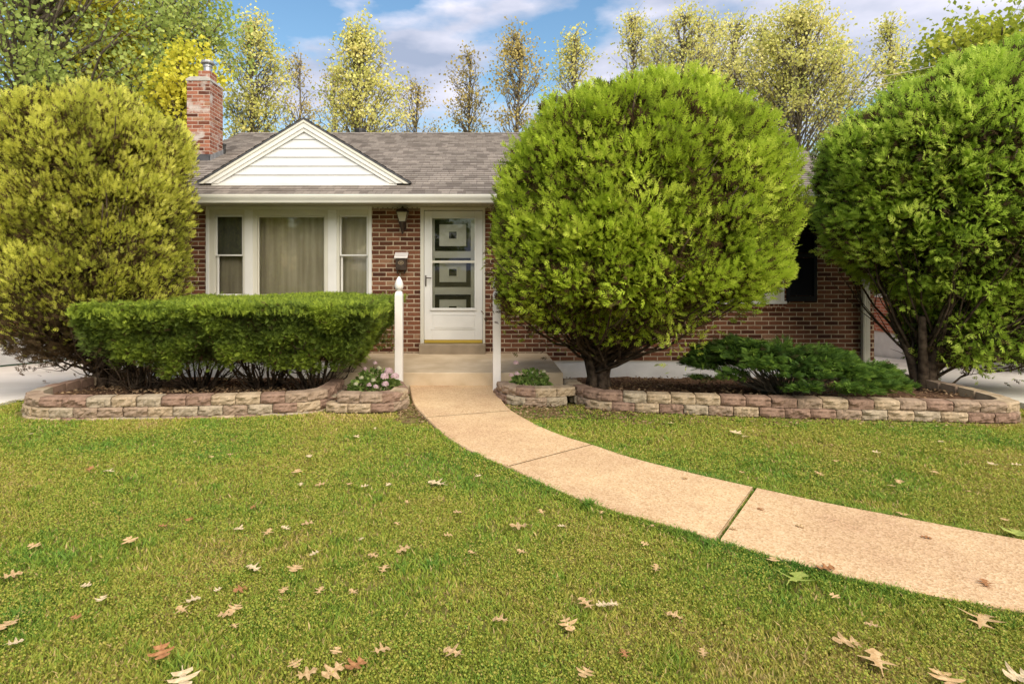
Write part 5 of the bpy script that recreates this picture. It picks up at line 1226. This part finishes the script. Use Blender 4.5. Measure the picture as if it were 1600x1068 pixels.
# ------------------------------------------------------------------ fallen oak leaves
def oak_leaf_mesh(seed, m):
    rnd = random.Random(seed); half = [(.02, 0), (.04, .10), (.16, .13), (.33, .10), (.24, .22), (.09, .30), (.11, .40), (.28, .44), (.52, .47), (.45, .56), (.30, .60), (.13, .62), (.13, .70), (.26, .80), (.22, .88), (.0, 1.0)]
    half = [(x*rnd.uniform(.85, 1.15), y+rnd.uniform(-.02, .02)) for x, y in half]; other = [(-x*rnd.uniform(.85, 1.15), y) for x, y in half[:-1]][::-1]
    cup, bend, tw = rnd.uniform(-.1, .4), rnd.uniform(-.3, .4), rnd.uniform(-.3, .3)
    def z(x, y): return cup*x*x*1.6 + bend*(y-.5)**2 + tw*x*(y-.5) + .02*math.sin(y*19)
    V = []; F = []; mid = [(0, y) for x, y in half[:-1]]; n = len(half)
    for x, y in half: V.append((x, y-.5, z(x, y)))
    for x, y in half: V.append((0, y-.5, z(0, y)))
    for x, y in [(-half[i][0]*rnd.uniform(.85, 1.12), half[i][1]) for i in range(n)]: V.append((x, y-.5, z(x, y)))
    for i in range(n-1): F.append((i, i+1, n+i+1, n+i)); F.append((n+i, n+i+1, 2*n+i+1, 2*n+i))
    # stalk
    i = len(V); V += [(-.012, -.72, .02), (.012, -.72, .02), (.018, -.48, z(0, 0)), (-.018, -.48, z(0, 0))]; F.append((i, i+1, i+2, i+3))
    me = bpy.data.meshes.new('fallen_leaf'); me.from_pydata(V, [], F); me.update(); me.materials.append(m); me.uv_layers.new(name='UVMap'); return me
def dead(name, a, b): return mottled(name, a, b, 6, .7, .3, .2, coord='Generated')
LM = {'tan': dead('leaf_tan', (.40, .25, .11), (.60, .42, .22)), 'pale': dead('leaf_pale', (.46, .34, .19), (.66, .54, .34)), 'rust': dead('leaf_rust', (.26, .11, .04), (.42, .21, .09)), 'green': dead('leaf_fading_green', (.25, .30, .06), (.38, .42, .10))}
LMESH = {k: [oak_leaf_mesh(300+10*i+j, m) for j in range(4)] for i, (k, m) in enumerate(LM.items())}
leaves = [  # px, py, kind, size, label (None: shares one)
 (1228,676+0,None,0,None)]
leaves = [(1370,1033,'tan',.125,'large tan oak leaf flat on the grass nearest the lower right corner'), (1322,1003,'tan',.11,'tan oak leaf just up and left of the largest leaf at lower right'),
 (1480,1062,'tan',.12,'tan oak leaf cut by the bottom edge at the right'), (1590,1058,'pale',.10,'pale oak leaf in the very lower right corner'),
 (1535,968,'tan',.16,'broad tan oak leaf at the path edge on the far right'), (1361,976,'tan',.06,'small tan leaf standing between the path and the large lower right leaf'),
 (1243,906,'green',.17,'fading green leaf cluster at the path edge right of centre'), (1055,962,'tan',.075,'tan leaf midway between the path and the bottom edge'),
 (887,975,'tan',.085,'tan oak leaf at the centre of the foreground lawn'), (782,968,'tan',.075,None), (707,1018,'tan',.085,'tan oak leaf alone in the bottom centre of the lawn'), (597,1015,'tan',.07,None),
 (915,942,'tan',.09,None), (940,945,'pale',.06,None), (957,944,'pale',.055,None), (914,1052,'tan',.07,None), (975,1020,'rust',.06,None), (1098,1020,'tan',.05,None), (1025,887,'tan',.065,None),
 (810,822,'tan',.115,'large tan oak leaf lying below the second path slab'), (700,836,'tan',.055,None), (738,864,'tan',.065,None), (815,862,'tan',.06,None), (877,822,'pale',.05,None), (1008,850,'tan',.05,None), (846,800,'tan',.055,None),
 (630,858,'tan',.085,None), (636,785,'tan',.055,None), (583,868,'tan',.06,None), (620,818,'tan',.05,None), (607,757,'pale',.05,None), (747,744,'pale',.055,None), (715,800,'tan',.06,None), (682,755,'pale',.15,'pale clump of leaves on the lawn beside the first path slab'),
 (395,887,'pale',.085,'pale oak leaf bright in the middle of the left lawn'), (461,888,'tan',.085,'pale pinkish oak leaf right of the bright pale one'), (491,865,'pale',.055,None), (373,826,'pale',.065,None), (418,832,'tan',.075,None), (446,825,'pale',.06,None), (480,818,'tan',.075,None), (203,845,'tan',.085,'tan oak leaf near the left side of the lawn'),
 (54,853,'tan',.07,None), (20,898,'tan',.085,None), (8,977,'tan',.10,'tan leaf at the left edge of the lawn'), (24,1005,'pale',.06,None), (135,915,'pale',.05,None), (158,937,'pale',.055,None), (302,937,'pale',.07,'cream coloured leaf low on the left lawn'), (284,953,'tan',.065,None), (352,960,'tan',.07,None), (367,950,'tan',.07,None), (366,978,'tan',.05,None), (340,922,'pale',.04,None),
 (253,1020,'rust',.10,'dark rust oak leaf low on the left lawn'), (376,920,'rust',.07,None), (119,965,'rust',.05,None), (254,822,'rust',.05,None), (286,1062,'pale',.12,'pale curled leaf cut by the bottom edge on the left'), (480,1053,'tan',.08,None), (519,1050,'tan',.095,'tan oak leaf cut by the bottom edge left of centre'), (461,1037,'tan',.06,None), (555,1040,'rust',.09,None), (552,925,'tan',.055,None), (443,922,'tan',.05,None), (500,922,'tan',.055,None), (600,888,'tan',.075,None), (565,842,'pale',.05,None), (525,1018,'tan',.05,None),
 (170,736,'pale',.09,None), (140,733,'rust',.08,None), (48,678,'pale',.06,None), (305,690,'pale',.05,None), (464,737,'tan',.08,None), (500,757,'tan',.075,None), (470,757,'pale',.06,None), (483,713,'pale',.06,None), (557,682,'pale',.06,None), (586,669,'pale',.05,None), (395,792,'rust',.055,None), (546,756,'tan',.05,None), (570,760,'pale',.06,None), (330,714,'tan',.05,None), (360,710,'tan',.05,None), (295,811,'rust',.05,None),
 (1150,676,'pale',.12,'pale leaf on the right lawn nearest the path bend'), (1165,682,'pale',.09,None), (1228,666,'tan',.06,None), (1280,740,'tan',.075,'tan leaf on the right lawn above the third path slab'), (1300,695,'tan',.06,None), (1305,720,'tan',.05,None), (1370,707,'pale',.07,None), (1405,752,'tan',.06,None), (1393,759,'tan',.05,None), (1410,803,'tan',.065,'tan leaf against the upper edge of the path'), (1460,738,'tan',.06,None), (1550,725,'pale',.08,None), (1588,726,'pale',.07,None), (1512,768,'tan',.06,None), (1470,690,'pale',.05,None), (1160,738,'tan',.05,None), (1048,661,'pale',.06,None), (1570,812,'tan',.05,None), (1585,834,'green',.14,'fading green leaves beside the path at the right edge'),
 (1070,747,'tan',.05,'tan scrap of leaf on the third path slab'), (1250,822,'tan',.05,'brown scrap of leaf on the fourth path slab'), (1447,839,'rust',.06,'brown stained leaf far along the fourth path slab'), (1540,912,'rust',.07,'thin dark leaf on the near end of the path'),
 (1290,888,'rust',.09,'rust leaf on the path edge between the joint and the right frame'), (1208,875,'tan',.06,None), (1305,932,'tan',.05,None), (1188,795,'rust',.05,None), (940,800,'tan',.06,None), (1018,822,'tan',.05,None), (1145,826,'tan',.04,None)]
ORD = ['leftmost', 'second from the left', 'third from the left', 'fourth from the left', 'fifth from the left', 'sixth from the left', 'seventh from the left', 'eighth from the left', 'ninth from the left', 'tenth from the left', 'eleventh from the left', 'twelfth from the left']
def row(l):
    if l[0] > 1000 and l[1] < 850: return 'right lawn'
    return 'lawn along the bottom edge' if l[1] > 1000 else ('lawn just above the foreground' if l[1] > 930 else ('lawn level with the path end' if l[1] > 870 else ('lawn left of the path joint' if l[1] > 800 else ('middle of the left lawn' if l[1] > 740 else 'far part of the left lawn'))))
CN = {'tan': 'tan', 'pale': 'pale', 'rust': 'rust brown', 'green': 'fading green'}
def leaf_label(l):
    mates = sorted([m for m in leaves if row(m) == row(l) and m[2] == l[2]], key=lambda m: m[0]); k = mates.index(l)
    rk = (ORD[k] if k < len(mates)/2 else (ORD[len(mates)-1-k].replace('left', 'right')))
    return CN[l[2]] + ' fallen leaf, ' + (rk + ' ' if len(mates) > 1 else 'the only one ') + 'on the ' + row(l)
rl = random.Random(5)
for LF in leaves:
    px, py, k, s, lb = LF
    onp = lb is not None and 'slab' in lb or (lb is not None and 'near end of the path' in lb); z = .030 if in_poly(np.array([[G(px, py, .028).x, G(px, py, .028).y]]), PATH_POLY)[0] else .030
    p = G(px, py, z); o = bpy.data.objects.new('fallen_leaf', rl.choice(LMESH[k])); COL.objects.link(o); s *= .92
    o.location = (p.x, p.y, z + .004); o.scale = (s, s, s); flat = z == .030
    o.rotation_euler = (rl.uniform(-.15, .15) if flat else rl.uniform(-.35, .35), rl.uniform(-.1, .1) if flat else rl.uniform(-.3, .3), rl.uniform(0, 6.28))
    tag(o, lb or leaf_label(LF), 'leaf', 'oak leaves fallen on the lawn')
